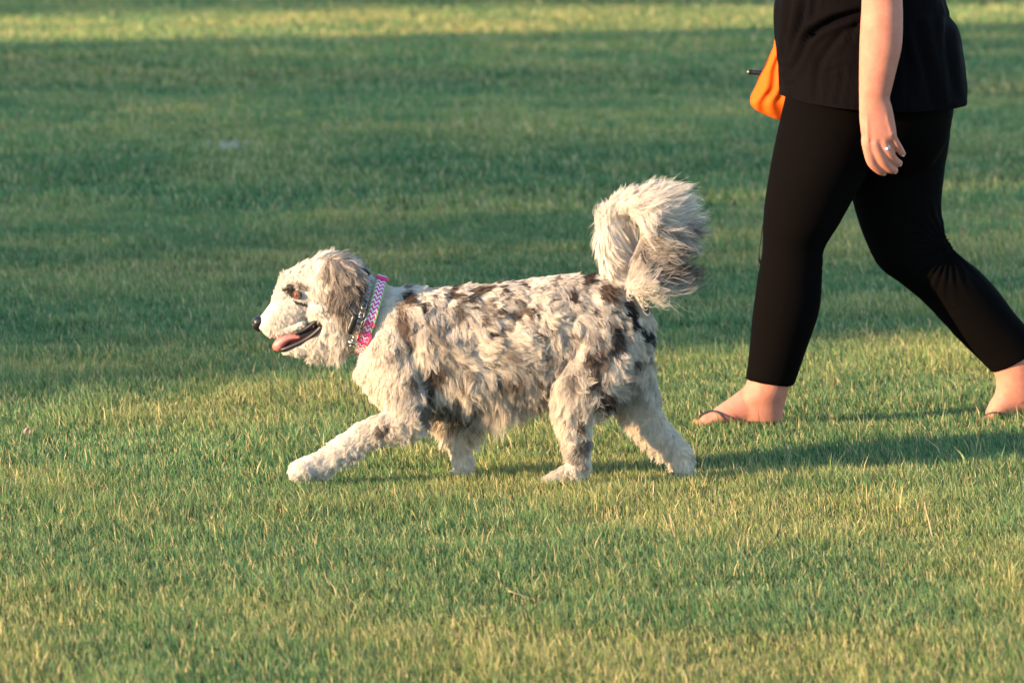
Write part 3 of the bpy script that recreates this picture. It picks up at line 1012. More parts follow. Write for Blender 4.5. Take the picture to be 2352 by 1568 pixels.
    p = node(t, 'ShaderNodeBsdfPrincipled')
    p.inputs['Roughness'].default_value = .06
    p.inputs['Coat Weight'].default_value = 1
    t.links.new(cr.outputs[0], p.inputs['Base Color'])
    t.links.new(p.outputs[0], out.inputs[0])
    # the eyeball's front point sits at the object's origin of distance
    for sg in (-1, 1):
        r_ = .0098
        cpos = at(684, 677, sg * .0395)
        v, f = ico()
        look = norm(np.array([-.42, sg * .9, .05]))
        me = mesh_from(v * r_ - look * r_ * .93, f, 'eye')
        o = link('eye', me, em, dog)
        o.location = cpos + look * r_ * .93
        ld = Geo()
        ring = []
        A = norm(np.cross(look, [0, 0, 1])); B = np.cross(A, look)
        for k in range(20):
            a = k / 20 * 2 * math.pi
            ring.append(cpos + look * r_ * .50 + A * math.cos(a) * r_ * 1.02 + B * math.sin(a) * r_ * .80)
        ld.tube(ring, .0022, 8, closed=True)
        link('eyelid', ld.mesh('eyelid'), plain('eye_rim', (.02, .014, .012), .45, .4), dog)

    # ---- mouth lining, lips, teeth, tongue
    mg = Geo()
    mg.chain([P(738, 748, 0, 13, 26, 12), P(712, 762, 0, 16, 29, 15), P(690, 771, 0, 15, 25, 16), P(668, 782, 0, 12, 20, 15), P(652, 795, 0, 8, 13, 10)])
    link('mouth_lining', mg.fused('mouth_lining', .0025, 3), plain('mouth_lining', (.035, .012, .012), .4, .5), dog)
    lg = Geo()
    for sg in (-1, 1):
        # lower lip rim
        lg.tube(catmull([at(732, 735, sg * .036), at(738, 750, sg * .035), at(720, 768, sg * .031), at(697, 783, sg * .026), at(668, 796, sg * .021), at(648, 803, sg * .014), at(642, 803, 0)], 24),
                np.linspace(.0070, .0048, 24), 8)
        # upper lip rim
        lg.tube(catmull([at(733, 733, sg * .036), at(722, 741, sg * .036), at(700, 757, sg * .032), at(678, 766, sg * .030)], 14), .0048, 8)
    link('lips', lg.mesh('lips'), plain('lip_skin', (.022, .016, .016), .45, .5), dog)
    tg = Geo()
    for k in range(6):
        for sg in (-1, 1):
            c = at(655 + k * 9, 797 - k * 5.2, sg * (.011 + k * .0022))
            tg.add([c + np.array(q) for q in ((-.0026, -.002, 0), (.0026, -.002, 0), (.0026, .002, 0), (-.0026, .002, 0), (0, 0, .0095 if k == 1 else .005))],
                   [(0, 1, 4), (1, 2, 4), (2, 3, 4), (3, 0, 4), (3, 2, 1, 0)])
    link('teeth', tg.mesh('teeth'), plain('tooth', (.75, .70, .58), .3, .5), dog, smooth_=False)
    # tongue: a curved slab hanging over the jaw's edge, grooved along the middle
    path = catmull([(712, 776), (692, 773), (674, 773), (658, 777), (646, 785), (640, 793), (637, 799), (635, 805)], 30)
    wd = catmull([(18,), (20,), (22,), (23,), (22,), (20,), (15,), (6,)], 30)[:, 0]
    th = catmull([(7,), (7.5,), (9,), (11.5,), (13.5,), (14.5,), (13.5,), (8,)], 30)[:, 0]
    Cn = np.array([at(a, b, -.004) for a, b in path])
    T = norm(np.gradient(Cn, axis=0))
    N = np.cross(T, [0, 1, 0]); N = norm(N)
    seg = 24
    V, fs = [], []
    for i in range(30):
        for k in range(seg):
            a = k / seg * 2 * math.pi
            u, v = math.cos(a), math.sin(a)
            gv = -.28 * math.exp(-(u / .25) ** 2)
            V.append(Cn[i] + np.array([0, 1, 0]) * u * wd[i] * PX + N[i] * ((v + (gv if v * 1 > 0 or True else 0) * np.sign(v) * 1.0 + .0 * u * u) * th[i] * PX))
    for i in range(29):
        for k in range(seg):
            l = (k + 1) % seg
            fs.append((i * seg + k, i * seg + l, (i + 1) * seg + l, (i + 1) * seg + k))
    fs += [tuple(range(seg))[::-1], tuple(29 * seg + k for k in range(seg))]
    tm = mesh_from(V, fs, 'tongue')
    link('tongue', tm, plain('tongue_skin', (.72, .20, .18), .42, .5, bump=.0008, bscale=700, var=.12, sss=.25, sssc=.005), dog)

    build_collars(dog, body)
    for (fx, fy) in ((700, -.075), (1062, .075), (1290, -.075), (1568, .075)):
        q = at(fx, 1105, fy)
        FEET.append((q[0], q[1] - .04, .09, 1.25))
    return dog

def mouth_amount(p):
    """1 on the flesh between the lips"""
    x, y = topx(p)
    ax, ay, bx, by = 733, 744, 648, 797
    ux, uy = bx - ax, by - ay
    l2 = ux * ux + uy * uy
    t = np.clip(((x - ax) * ux + (y - ay) * uy) / l2, 0, 1)
    d = np.hypot(x - ax - t * ux, y - ay - t * uy)
    return 1 - smooth(6 + 3 * t, 10 + 3 * t, d)

def collar_ring(top, bot, hd, n=96, bulge=0.0):
    """closed curve round the neck; top and bot in photo pixels, hd half depth in metres"""
    A, B = at(*top, 0), at(*bot, 0)
    C, H = (A + B) / 2, (A - B) / 2
    side = norm(np.cross(H, [0, 1, 0]))
    a = np.linspace(0, 2 * np.pi, n, endpoint=False)
    # a = 0 at the top, pi/2 on the near side
    ring = C + H * np.cos(a)[:, None] + np.array([0, -1, 0]) * (hd * np.sin(a))[:, None] - side * (bulge * np.sin(a) ** 2)[:, None]
    return ring, norm(H), side

def build_collars(dog, body):
    n = 160
    ring, hu, side = collar_ring((879, 634), (822, 812), .078, n, bulge=.004)
    T = norm(np.roll(ring, -1, 0) - np.roll(ring, 1, 0))
    wv = side if side[0] > 0 else -side        # across the band, towards the tail
    outw = norm(np.cross(T, wv))
    cen = ring.mean(0)
    outw *= np.sign(((ring - cen) * outw).sum(1))[:, None]
    hw, th = .0118, .0013
    # width profile: rows across the band
    V, F_, uv = [], [], []
    prof = [(-1, -1), (-1, 1), (-.6, 1.2), (0, 1.25), (.6, 1.2), (1, 1), (1, -1)]
    m = len(prof)
    L = np.concatenate([[0], np.cumsum(np.linalg.norm(np.diff(ring, axis=0), axis=1))])
    for i in range(n):
        for (a, b) in prof:
            V.append(ring[i] + wv * a * hw + outw[i] * b * th)
    for i in range(n):
        j = (i + 1) % n
        for k in range(m):
            l = (k + 1) % m
            F_.append((i * m + k, i * m + l, j * m + l, j * m + k))
    me = mesh_from(V, F_, 'collar')
    ul = me.uv_layers.new(name='UVMap')
    Ltot = L[-1] + np.linalg.norm(ring[0] - ring[-1])
    for poly in me.polygons:
        ii = [me.loops[q].vertex_index for q in poly.loop_indices]
        rows = [v // m for v in ii]
        wrap = max(rows) - min(rows) > 5
        for q, v in zip(poly.loop_indices, ii):
            row = v // m
            s = L[row] + (Ltot if (wrap and row == 0) else 0)
            ul.data[q].uv = (s / .0112, prof[v % m][0])
    # chevron webbing
    mt, t, out = new_mat('chevron_webbing')
    uvn = node(t, 'ShaderNodeUVMap', uv_map='UVMap')
    sp = node(t, 'ShaderNodeSeparateXYZ')
    t.links.new(uvn.outputs[0], sp.inputs[0])
    def M(op, a, b=None, c=None):
        q = node(t, 'ShaderNodeMath', operation=op)
        for k, v in enumerate((a, b, c)):
            if v is None: continue
            if isinstance(v, (int, float)): q.inputs[k].default_value = v
            else: t.links.new(v, q.inputs[k])
        return q.outputs[0]
    tri = M('PINGPONG', M('ADD', sp.outputs['Y'], 1.0), .5)     # zigzag across the band
    ph = M('FRACT', M('ADD', sp.outputs['X'], M('MULTIPLY', tri, 1.5)))
    stripe = M('LESS_THAN', ph, .52)
    edge = M('GREATER_THAN', M('ABSOLUTE', sp.outputs['Y']), .80)
    mx = node(t, 'ShaderNodeMixRGB')
    mx.inputs[1].default_value = (.80, .74, .74, 1)
    mx.inputs[2].default_value = (.72, .035, .22, 1)
    t.links.new(stripe, mx.inputs[0])
    m2 = node(t, 'ShaderNodeMixRGB')
    m2.inputs[2].default_value = (.22, .52, .10, 1)
    t.links.new(edge, m2.inputs[0])
    t.links.new(mx.outputs[0], m2.inputs[1])
    p = node(t, 'ShaderNodeBsdfPrincipled')
    p.inputs['Roughness'].default_value = .7
    t.links.new(m2.outputs[0], p.inputs['Base Color'])
    t.links.new(p.outputs[0], out.inputs[0])
    col = link('collar', me, mt, dog, smooth_=False, label='pink and white zigzag webbing collar with green edges')
    pink = plain('pink_plastic', (.80, .03, .15), .35, .5)
    def frame(i, hw2, hl, r_, name, fill=False):
        """flat loop sitting on the band at ring index i"""
        c = ring[i] + outw[i] * .0036
        pts = []
        for k in range(32):
            a = k / 32 * 2 * math.pi
            sx = np.sign(math.cos(a)) * abs(math.cos(a)) ** .35
            sy = np.sign(math.sin(a)) * abs(math.sin(a)) ** .35
            pts.append(c + wv * sx * hw2 + T[i] * sy * hl)
        q = Geo()
        q.tube(pts, r_, 8, closed=True)
        return link(name, q.mesh(name), pink, col)
    frame(int(n * .335), .0135, .0135, .0024, 'slider')
    frame(int(n * .06), .0132, .0035, .0028, 'keeper')
    frame(int(n * .27), .0132, .0022, .0014, 'keeper')
    # folded webbing end caught between slider and keeper
    hi = Geo()
    hi.tube([ring[int(n * .255)] + outw[int(n * .255)] * .005 - wv * .012, ring[int(n * .285)] + outw[int(n * .285)] * .005 - wv * .0135], .0024, 8)
    link('metal_ring', hi.mesh('metal_ring'), plain('bright_metal', (.9, .85, .75), .22, .5, metal=1), col)

    # chain collar of bent wire links in front of the webbing
    n2 = 26
    r2, hu2, side2 = collar_ring((850, 640), (806, 800), .090, n2, bulge=.004)
    T2 = norm(np.roll(r2, -1, 0) - np.roll(r2, 1, 0))
    wv2 = side2 if side2[0] > 0 else -side2
    o2 = norm(np.cross(T2, wv2))
    o2 *= np.sign(((r2 - r2.mean(0)) * o2).sum(1))[:, None]
    steel = plain('chain_steel', (.55, .54, .52), .28, .5, metal=1)
    g = Geo()
    for i in range(n2):
        c = r2[i] + o2[i] * .004
        hl = .0085
        for s_ in (-1, 1):
            g.tube([c + wv2 * s_ * .0052 - T2[i] * hl - o2[i] * .006, c + wv2 * s_ * .0052 - T2[i] * hl, c + wv2 * s_ * .0052, c + wv2 * s_ * .0052 + T2[i] * hl,
                    c + wv2 * s_ * .0052 + T2[i] * hl - o2[i] * .004], .00085, 6)
        g.tube([c - wv2 * .0058 + T2[i] * hl, c + wv2 * .0058 + T2[i] * hl], .0011, 6)
        g.tube([c - wv2 * .0058 - T2[i] * hl * .2, c + wv2 * .0058 - T2[i] * hl * .2], .0008, 6)
    cc = link('chain_collar', g.mesh('chain_collar'), steel, dog, label='steel wire link collar sitting ahead of the pink one')
    # closing plate and black snap-on part
    b = Geo()
    i = int(n2 * .36)
    c = r2[i] + o2[i] * .008
    b.tube([c - wv2 * .012 + T2[i] * .012, c + wv2 * .010 + T2[i] * .012], .0026, 8)
    link('chain_bar', b.mesh('chain_bar'), steel, cc)
    k = Geo()
    c = (r2[int(n2 * .29)] + r2[int(n2 * .33)]) / 2
    i = int(n2 * .30)
    k.chain([(*(c - wv2 * .014 - T2[i] * .014 + o2[i] * .004), .008, .006, .013), (*(c - wv2 * .016 + T2[i] * .012 + o2[i] * .004), .008, .006, .013)])
    link('buckle', k.fused('buckle', .0016, 3), plain('black_plastic', (.012, .012, .013), .35, .5), cc)

#PERSON
# ------------------------------------------------------------------ person
YP = 1.13
def build_person():
    skinm, t, out = new_mat('person_skin')
    tc = node(t, 'ShaderNodeTexCoord')
    n1 = node(t, 'ShaderNodeTexNoise'); n1.inputs['Scale'].default_value = 28; n1.inputs['Detail'].default_value = 8; n1.inputs['Roughness'].default_value = .7
    n2 = node(t, 'ShaderNodeTexNoise'); n2.inputs['Scale'].default_value = 700; n2.inputs['Detail'].default_value = 3
    t.links.new(tc.outputs['Object'], n1.inputs['Vector']); t.links.new(tc.outputs['Object'], n2.inputs['Vector'])
    mx = node(t, 'ShaderNodeMixRGB')
    mx.inputs[1].default_value = (.42, .120, .080, 1); mx.inputs[2].default_value = (.66, .30, .20, 1)
    t.links.new(n1.outputs['Fac'], mx.inputs[0])
    b = node(t, 'ShaderNodeBump'); b.inputs['Strength'].default_value = .35; b.inputs['Distance'].default_value = .0006
    t.links.new(n2.outputs['Fac'], b.inputs['Height'])
    p = node(t, 'ShaderNodeBsdfPrincipled')
    p.inputs['Roughness'].default_value = .62
    p.inputs['Specular IOR Level'].default_value = .25
    p.inputs['Subsurface Weight'].default_value = .22
    p.inputs['Subsurface Radius'].default_value = (1, .35, .2)
    p.inputs['Subsurface Scale'].default_value = .009
    t.links.new(mx.outputs[0], p.inputs['Base Color']); t.links.new(b.outputs[0], p.inputs['Normal'])
    t.links.new(p.outputs[0], out.inputs[0])

    YN, YFr = YP - .085, YP + .085
    YA = YP - .255                     # the near arm
    front = [(1812, 120, 2060, 120), (1799, 217, 2045, 225), (1785, 300, 2022, 310), (1769, 380, 1994, 392), (1758, 450, 1960, 456), (1752, 520, 1925, 520), (1750, 580, 1893, 576),
             (1738, 645, 1889, 642), (1728, 720, 1883, 715), (1721, 800, 1855, 797), (1713, 866, 1823, 880)]
    frontl = [(1830, 120, 2055, 120), (1806, 212, 2045, 225)] + front[2:-1] + [(1712, 872, 1823, 887)]
    rear = [(1965, 140, 2205, 140), (1950, 230, 2192, 240), (1942, 320, 2180, 330), (1945, 400, 2168, 405), (1960, 470, 2162, 470), (1985, 545, 2168, 530), (2018, 612, 2192, 575),
            (2070, 652, 2240, 612), (2125, 697, 2290, 664), (2185, 762, 2334, 722), (2235, 812, 2366, 758), (2275, 852, 2388, 790)]
    def inset(rows, k):
        r_ = np.array(rows, float)
        c = (r_[:, :2] + r_[:, 2:]) / 2
        h = (r_[:, 2:] - r_[:, :2]) / 2
        s_ = (np.linalg.norm(h, axis=1) - k) / np.linalg.norm(h, axis=1)
        h = h * s_[:, None]
        return np.hstack([c - h, c + h])
    g = Geo()
    # legs down to the ankles
    g.loft(np.vstack([inset(frontl[:-1] + [front[-1]], 6), [(1699, 906, 1808, 905), (1692, 930, 1802, 930), (1690, 948, 1799, 950), (1700, 966, 1798, 968)]]), YN, [.25, .5, .8] + [.9] * 8 + [.80, .66, .60, .55])
    g.loft(np.vstack([inset(rear, 5), [(2288, 884, 2394, 835), (2284, 912, 2398, 878), (2290, 930, 2400, 910)]]), YFr, [.25, .5, .8] + [.9] * 9 + [.8, .66, .55])
    # front foot
    def foot(rows, Y, toes):
        rows = np.array(rows, float)
        for q in catmull(rows, 44):
            c = at(q[0], (q[1] + q[2]) / 2, Y)
            g.ball(c, (max(.010, (q[2] - q[1]) * .00055), q[3], (q[2] - q[1]) / 2 * .0011))
        for k, (tx, ty, dy, r_) in enumerate(toes):
            a = at(tx + 22, ty - 4, Y + dy); b_ = at(tx, ty, Y + dy * 1.05)
            g.chain([(*a, r_ * 1.15, r_, r_), (*b_, r_, r_ * 1.05, r_ * .9)])
    foot([(1776, 925, 972, .026), (1762, 900, 975, .030), (1735, 884, 975, .033), (1700, 904, 976, .036), (1665, 926, 976, .040), (1638, 944, 977, .043), (1622, 952, 978, .042)], YN,
         [(1597, 969, .032, .0100), (1600, 970, .012, .0078), (1604, 971, -.004, .0074), (1610, 972, -.019, .0070), (1618, 973, -.033, .0068)])
    foot([(2398, 872, 930, .026), (2375, 868, 940, .030), (2345, 865, 950, .033), (2318, 884, 957, .036), (2297, 908, 962, .040), (2280, 932, 966, .042)], YFr,
         [(2254, 964, -.030, .0100), (2256, 965, -.011, .0078), (2260, 965, .004, .0074), (2265, 966, .019, .0070), (2272, 966, .033, .0068)])
    # ankle bone and heel tendon
    g.ball(at(1752, 922, YN - .031), (.013, .009, .015))
    # trunk inside the blouse
    g.loft([(1830, 150, 2180, 150), (1815, 60, 2150, 60), (1825, -20, 2120, -20), (1850, -110, 2105, -110), (1880, -190, 2095, -190), (1915, -250, 2080, -250), (1950, -285, 2050, -285), (1955, -330, 2035, -330)],
           YP, [.85, .9, .95, 1.1, 1.3, 1.7, 1.0, .9])
    # head
    g.chain([(*at(1985, -330, YP), .055, .055, .06), (*at(1965, -375, YP), .062, .055, .07)])
    g.chain([(*at(1975, -430, YP), .092, .075, .10), (*at(1968, -455, YP), .095, .077, .10)])
    g.chain([(*at(1905, -395, YP), .035, .04, .035), (*at(1897, -360, YP), .028, .03, .025)])
    g.chain([(*at(1885, -425, YP), .009, .009, .012), (*at(1874, -408, YP), .010, .011, .008)])
    for sg in (-1, 1):
        g.ball(at(1985, -415, YP + sg * .076), (.018, .006, .030))
    # near arm
    g.loft([(1925, -262, 2050, -262), (1930, -200, 2060, -200), (1950, -120, 2062, -120), (1972, -50, 2068, -40), (1979, 0, 2073, 0), (1976, 60, 2074, 60), (1974, 110, 2071, 110),
            (1973, 168, 2060, 158), (1973, 205, 2050, 200), (1973, 232, 2044, 226), (1973, 252, 2049, 244), (1974, 278, 2054, 268), (1977, 305, 2058, 292), (1980, 324, 2060, 310), (1986, 336, 2058, 322)],
           [YP - .17, YP - .20, YP - .235] + [YA] * 12, [1, 1, .95, .95, .92, .9, .88, .84, .78, .66, .54, .44, .38, .33, .25], seg=44, n=130)
    u = .0011
    fingers = [[(1990, 322, 0, 10.5), (1993, 338, .001, 10.5), (2002, 371, .010, 10), (2018, 389, .022, 9), (2029, 396, .032, 7.6)],
               [(2009, 322, -.002, 10.5), (2012, 338, -.001, 10.5), (2026, 367, .009, 10), (2043, 386, .024, 9), (2054, 392, .034, 7.8)],
               [(2028, 314, -.001, 10), (2031, 330, .000, 10), (2043, 353, .010, 9.6), (2056, 370, .024, 8.6), (2065, 375, .033, 7.4)],
               [(2044, 298, .002, 9.2), (2048, 312, .003, 9), (2059, 332, .010, 8.4), (2068, 346, .020, 7.6), (2073, 353, .026, 6.6)]]
    for fg in fingers:
        g.chain([(*at(a, b_, YA + dy), r_ * u * 1.22, r_ * u * 1.1, r_ * u * 1.2) for a, b_, dy, r_ in fg], n=30)
    # tendons over the back of the hand
    for (x0, y0, x1, y1) in ((1992, 262, 1994, 328), (2006, 258, 2012, 328), (2020, 254, 2030, 318), (2032, 252, 2046, 302)):
        g.chain([(*at(x0, y0, YA - .0150), .0035, .0035, .004), (*at((x0 + x1) / 2, (y0 + y1) / 2, YA - .0135), .0038, .0038, .004), (*at(x1, y1, YA - .0105), .004, .004, .004)], n=30)
    # knuckles
    for a, b_ in ((1993, 332), (2012, 332), (2030, 323), (2046, 306)):
        g.ball(at(a, b_, YA - .006), (.010, .008, .011))
    # thumb leaving the palm's front edge and lying behind it
    g.chain([(*at(1992, 262, YA + .018), .016, .014, .018), (*at(1990, 295, YA + .036), .012, .012, .014), (*at(1996, 325, YA + .046), .0105, .0105, .012), (*at(2003, 345, YA + .050), .009, .009, .010)], n=30)
    # far arm, bent forward to hold the bag
    YB = YP + .20
    g.chain([(*at(1985, -250, YP + .16), .055, .055, .06), (*at(1990, -120, YP + .22), .045, .045, .05), (*at(1970, -10, YP + .235), .040, .040, .042)])
    g.chain([(*at(1970, -10, YP + .235), .040, .038, .040), (*at(1900, 30, YP + .235), .032, .03, .032), (*at(1850, 52, YB + .02), .026, .022, .025)])
    g.chain([(*at(1850, 52, YB + .02), .026, .018, .026), (*at(1825, 62, YB + .01), .028, .016, .034)])
    for k in range(4):
        yy = 45 + k * 15
        g.chain([(*at(1822, yy, YB + .012), .010, .010, .0085), (*at(1800, yy + 4, YB + .002), .009, .009, .008), (*at(1801, yy + 6, YB - .022), .0085, .0085, .0075), (*at(1815, yy + 6, YB - .030), .008, .008, .007)], n=24)
    g.chain([(*at(1838, 40, YB - .004), .012, .011, .012), (*at(1822, 26, YB - .022), .010, .010, .010), (*at(1808, 24, YB - .03), .009, .009, .009)], n=20)
    body = g.fused('person', .0026, 12, .5)
    person = link('person', body, skinm, label='person in black blouse, black cropped leggings and flip-flops striding left behind the dog', cat='person')

    # hair (above the frame)
    h = Geo()
    h.chain([(*at(1990, -470, YP), .10, .086, .085), (*at(2010, -430, YP), .085, .084, .10), (*at(2035, -340, YP), .05, .075, .12), (*at(2040, -270, YP), .035, .06, .08)])
    link('hair', h.fused('hair', .006, 5), plain('dark_hair', (.05, .03, .02), .5, .4, bump=.004, bscale=60), person)

    # leggings
    lg = Geo()
    lg.loft(frontl, YN, [.35, .62, .86, .95, .95, .95, .95, .95, .95, .95, .95], seg=44, n=90)
    lg.loft(rear[:-1] + [(2280, 857, 2392, 796)], YFr, [.35, .62, .86, .92] + [.95] * 8, seg=44, n=90)
    lg.loft([(1835, 90, 2170, 90), (1815, 170, 2190, 180), (1803, 240, 2188, 250), (1800, 310, 2178, 320), (1830, 370, 2140, 380), (1890, 420, 2080, 420)], YP, [.6, .72, .8, .72, .5, .2], seg=44, n=40)
    lm = lg.fused('leggings', .0045, 24, .5)
    co, no = vcos(lm), vnormals(lm)
    # creases behind the bent knee, on the calf and up under the seat
    kx, kz = at(2170, 560, YFr)[0], at(2170, 560, YFr)[2]
    d = np.hypot(co[:, 0] - kx, co[:, 2] - kz)
    ang = np.arctan2(co[:, 2] - kz, co[:, 0] - kx)
    isr = co[:, 1] > YP - .02
    co += no * (np.sin(ang * 26 + 3 * noise(co, 9, 3)) * .0042 * np.exp(-(d / .085) ** 2) * (co[:, 0] > kx - .09))[:, None]
    px_ = np.interp(co[:, 2], [at(2160, 560, YFr)[2], at(2160, 300, YFr)[2]], [1, 0])
    tc_ = noise(co * np.array([.6, .6, 3.2]), 16, 9, 2) - .5
    co += no * (tc_ * .005 * np.exp(-((co[:, 0] - at(2160, 480, YFr)[0]) / .05) ** 2))[:, None]
    kf = at(1880, 600, YN)
    d = np.hypot(co[:, 0] - kf[0], co[:, 2] - kf[2])
    co += no * ((noise(co * np.array([.5, .5, 2.5]), 20, 12, 2) - .5) * .006 * np.exp(-(d / .08) ** 2))[:, None]
    co += no * ((noise(co, 7, 19, 2) - .5) * .004)[:, None]
    set_cos(lm, co)
    lmat = plain('leggings_jersey', (.0032, .0024, .0021), .9, .03, bump=.0004, bscale=1400, var=.22)
    leg = link('leggings', lm, lmat, person, label='tight black cropped leggings ending above the ankles')
    for (l, r_, Y) in (((1713, 867), (1822, 880), YN), ((2275, 852), (2388, 790), YFr)):
        A, B = at(*l, Y), at(*r_, Y)
        C, H = (A + B) / 2, (B - A) / 2
        D = np.array([0, np.linalg.norm(H) * .95, 0])
        hem = Geo()
        hem.tube([C + H * math.cos(a) * .995 + D * math.sin(a) * .995 for a in np.linspace(0, 2 * np.pi, 40, endpoint=False)], .0014, 6, closed=True)
        link('hem', hem.mesh('hem'), lmat, leg)

    build_blouse(person)

    # flip-flops
    rub = plain('flip_flop_rubber', (.018, .018, .02), .5, .4, bump=.0005, bscale=500)
    def flop(Y, outline, straps, tilt=0):
        f = Geo()
        n = 28
        pts = []
        for k in range(n):
            u_ = k / (n - 1)
            x = outline[0][0] * (1 - u_) + outline[-1][0] * u_
            ys = np.interp(u_, [q[2] for q in outline], [q[1] for q in outline])
            hw = .030 + .016 * math.sin(min(1, u_ * 1.25) * math.pi * .75) 
            hw *= min(1, math.sqrt(max(0, 1 - ((u_ - .5) / .5) ** 4)) + .05)
            c = at(x, ys, Y)
            pts.append((c, hw))
        V, Fc = [], []
        for c, hw in pts:
            for (a, b_) in ((-1, 0), (-1, -1), (1, -1), (1, 0)):
                V.append(c + np.array([0, a * hw, b_ * .006]))
        for i in range(n - 1):
            for k in range(4):
                l = (k + 1) % 4
                Fc.append((i * 4 + k, i * 4 + l, i * 4 + 4 + l, i * 4 + 4 + k))
        Fc += [(0, 1, 2, 3), (n * 4 - 1, n * 4 - 2, n * 4 - 3, n * 4 - 4)]
        f.add(V, Fc)
        so_ = link('flip_flop', f.mesh('flip_flop'), rub, person, smooth_=False)
        s_ = Geo()
        for st in straps:
            s_.tube(catmull([at(a, b_, Y + dy) for a, b_, dy in st], 20), np.linspace(.0022, .0032, 20), 8)
        link('strap', s_.mesh('strap'), rub, so_)
    flop(YN, [(1806, 974, 0), (1590, 979, 1)], [[(1600, 963, .022), (1612, 951, .012), (1632, 943, -.018), (1652, 949, -.044), (1674, 970, -.054)],
                                             [(1601, 964, .022), (1613, 951, .026), (1640, 942, .036), (1668, 948, .044), (1685, 970, .044)]])
    flop(YFr, [(2392, 960, 0), (2246, 971, 1)], [[(2258, 960, -.018), (2270, 950, -.030), (2290, 947, -.044), (2318, 954, -.050), (2345, 962, -.054)],
                                              [(2262, 960, -.022), (2272, 946, 0), (2290, 938, .03), (2320, 950, .042), (2345, 965, .044)]])

    # finger ring with a stone
    rg = Geo()
    c0, c1 = at(2032, 333, YA + .0005), at(2041, 350, YA + .009)
    ax = norm(c1 - c0)
    A = norm(np.cross(ax, [0, 1, 0])); B = np.cross(A, ax)
    for k in range(3):
        cc = c0 + ax * (.0035 + .0030 * k)
        rg.tube([cc + A * math.cos(a) * .0118 + B * math.sin(a) * .0112 for a in np.linspace(0, 2 * np.pi, 36, endpoint=False)], .0011, 6, closed=True)
    ring = link('ring', rg.mesh('ring'), plain('silver', (.85, .83, .80), .2, .5, metal=1), person, label='silver wedding rings stacked on the ring finger')
    sg = Geo()
    cc = c0 + ax * .0065 + (B if B[1] < 0 else -B) * .0125
    v, f = ico()
    sg.add(v * .0034 + cc, f)
    link('stone', sg.mesh('stone'), plain('clear_stone', (.95, .95, .95), .08, 1.0), ring, smooth_=False)

    # nails
    nl = Geo()
    for fg in fingers:
        a, b_ = fg[-2], fg[-1]
        pa, pb = at(a[0], a[1], YA + a[2]), at(b_[0], b_[1], YA + b_[2])
        d = norm(pb - pa)
        outd = norm(np.cross(np.cross(d, [0, -1, -.6]), d))
        nl.ball(pb + d * .001 + outd * b_[3] * u * .62, (.0048, .0040, .0046))
    link('fingernails', nl.mesh('fingernails'), plain('nail', (.78, .52, .44), .3, .5), person)

    FEET.append((at(1700, 975, YN)[0], YN - .07, .17, 1.38))
    FEET.append((at(1625, 975, YN)[0], YN - .07, .13, 1.15))
    FEET.append((at(2300, 965, YFr)[0], YFr - .07, .15, 1.35))
    return person

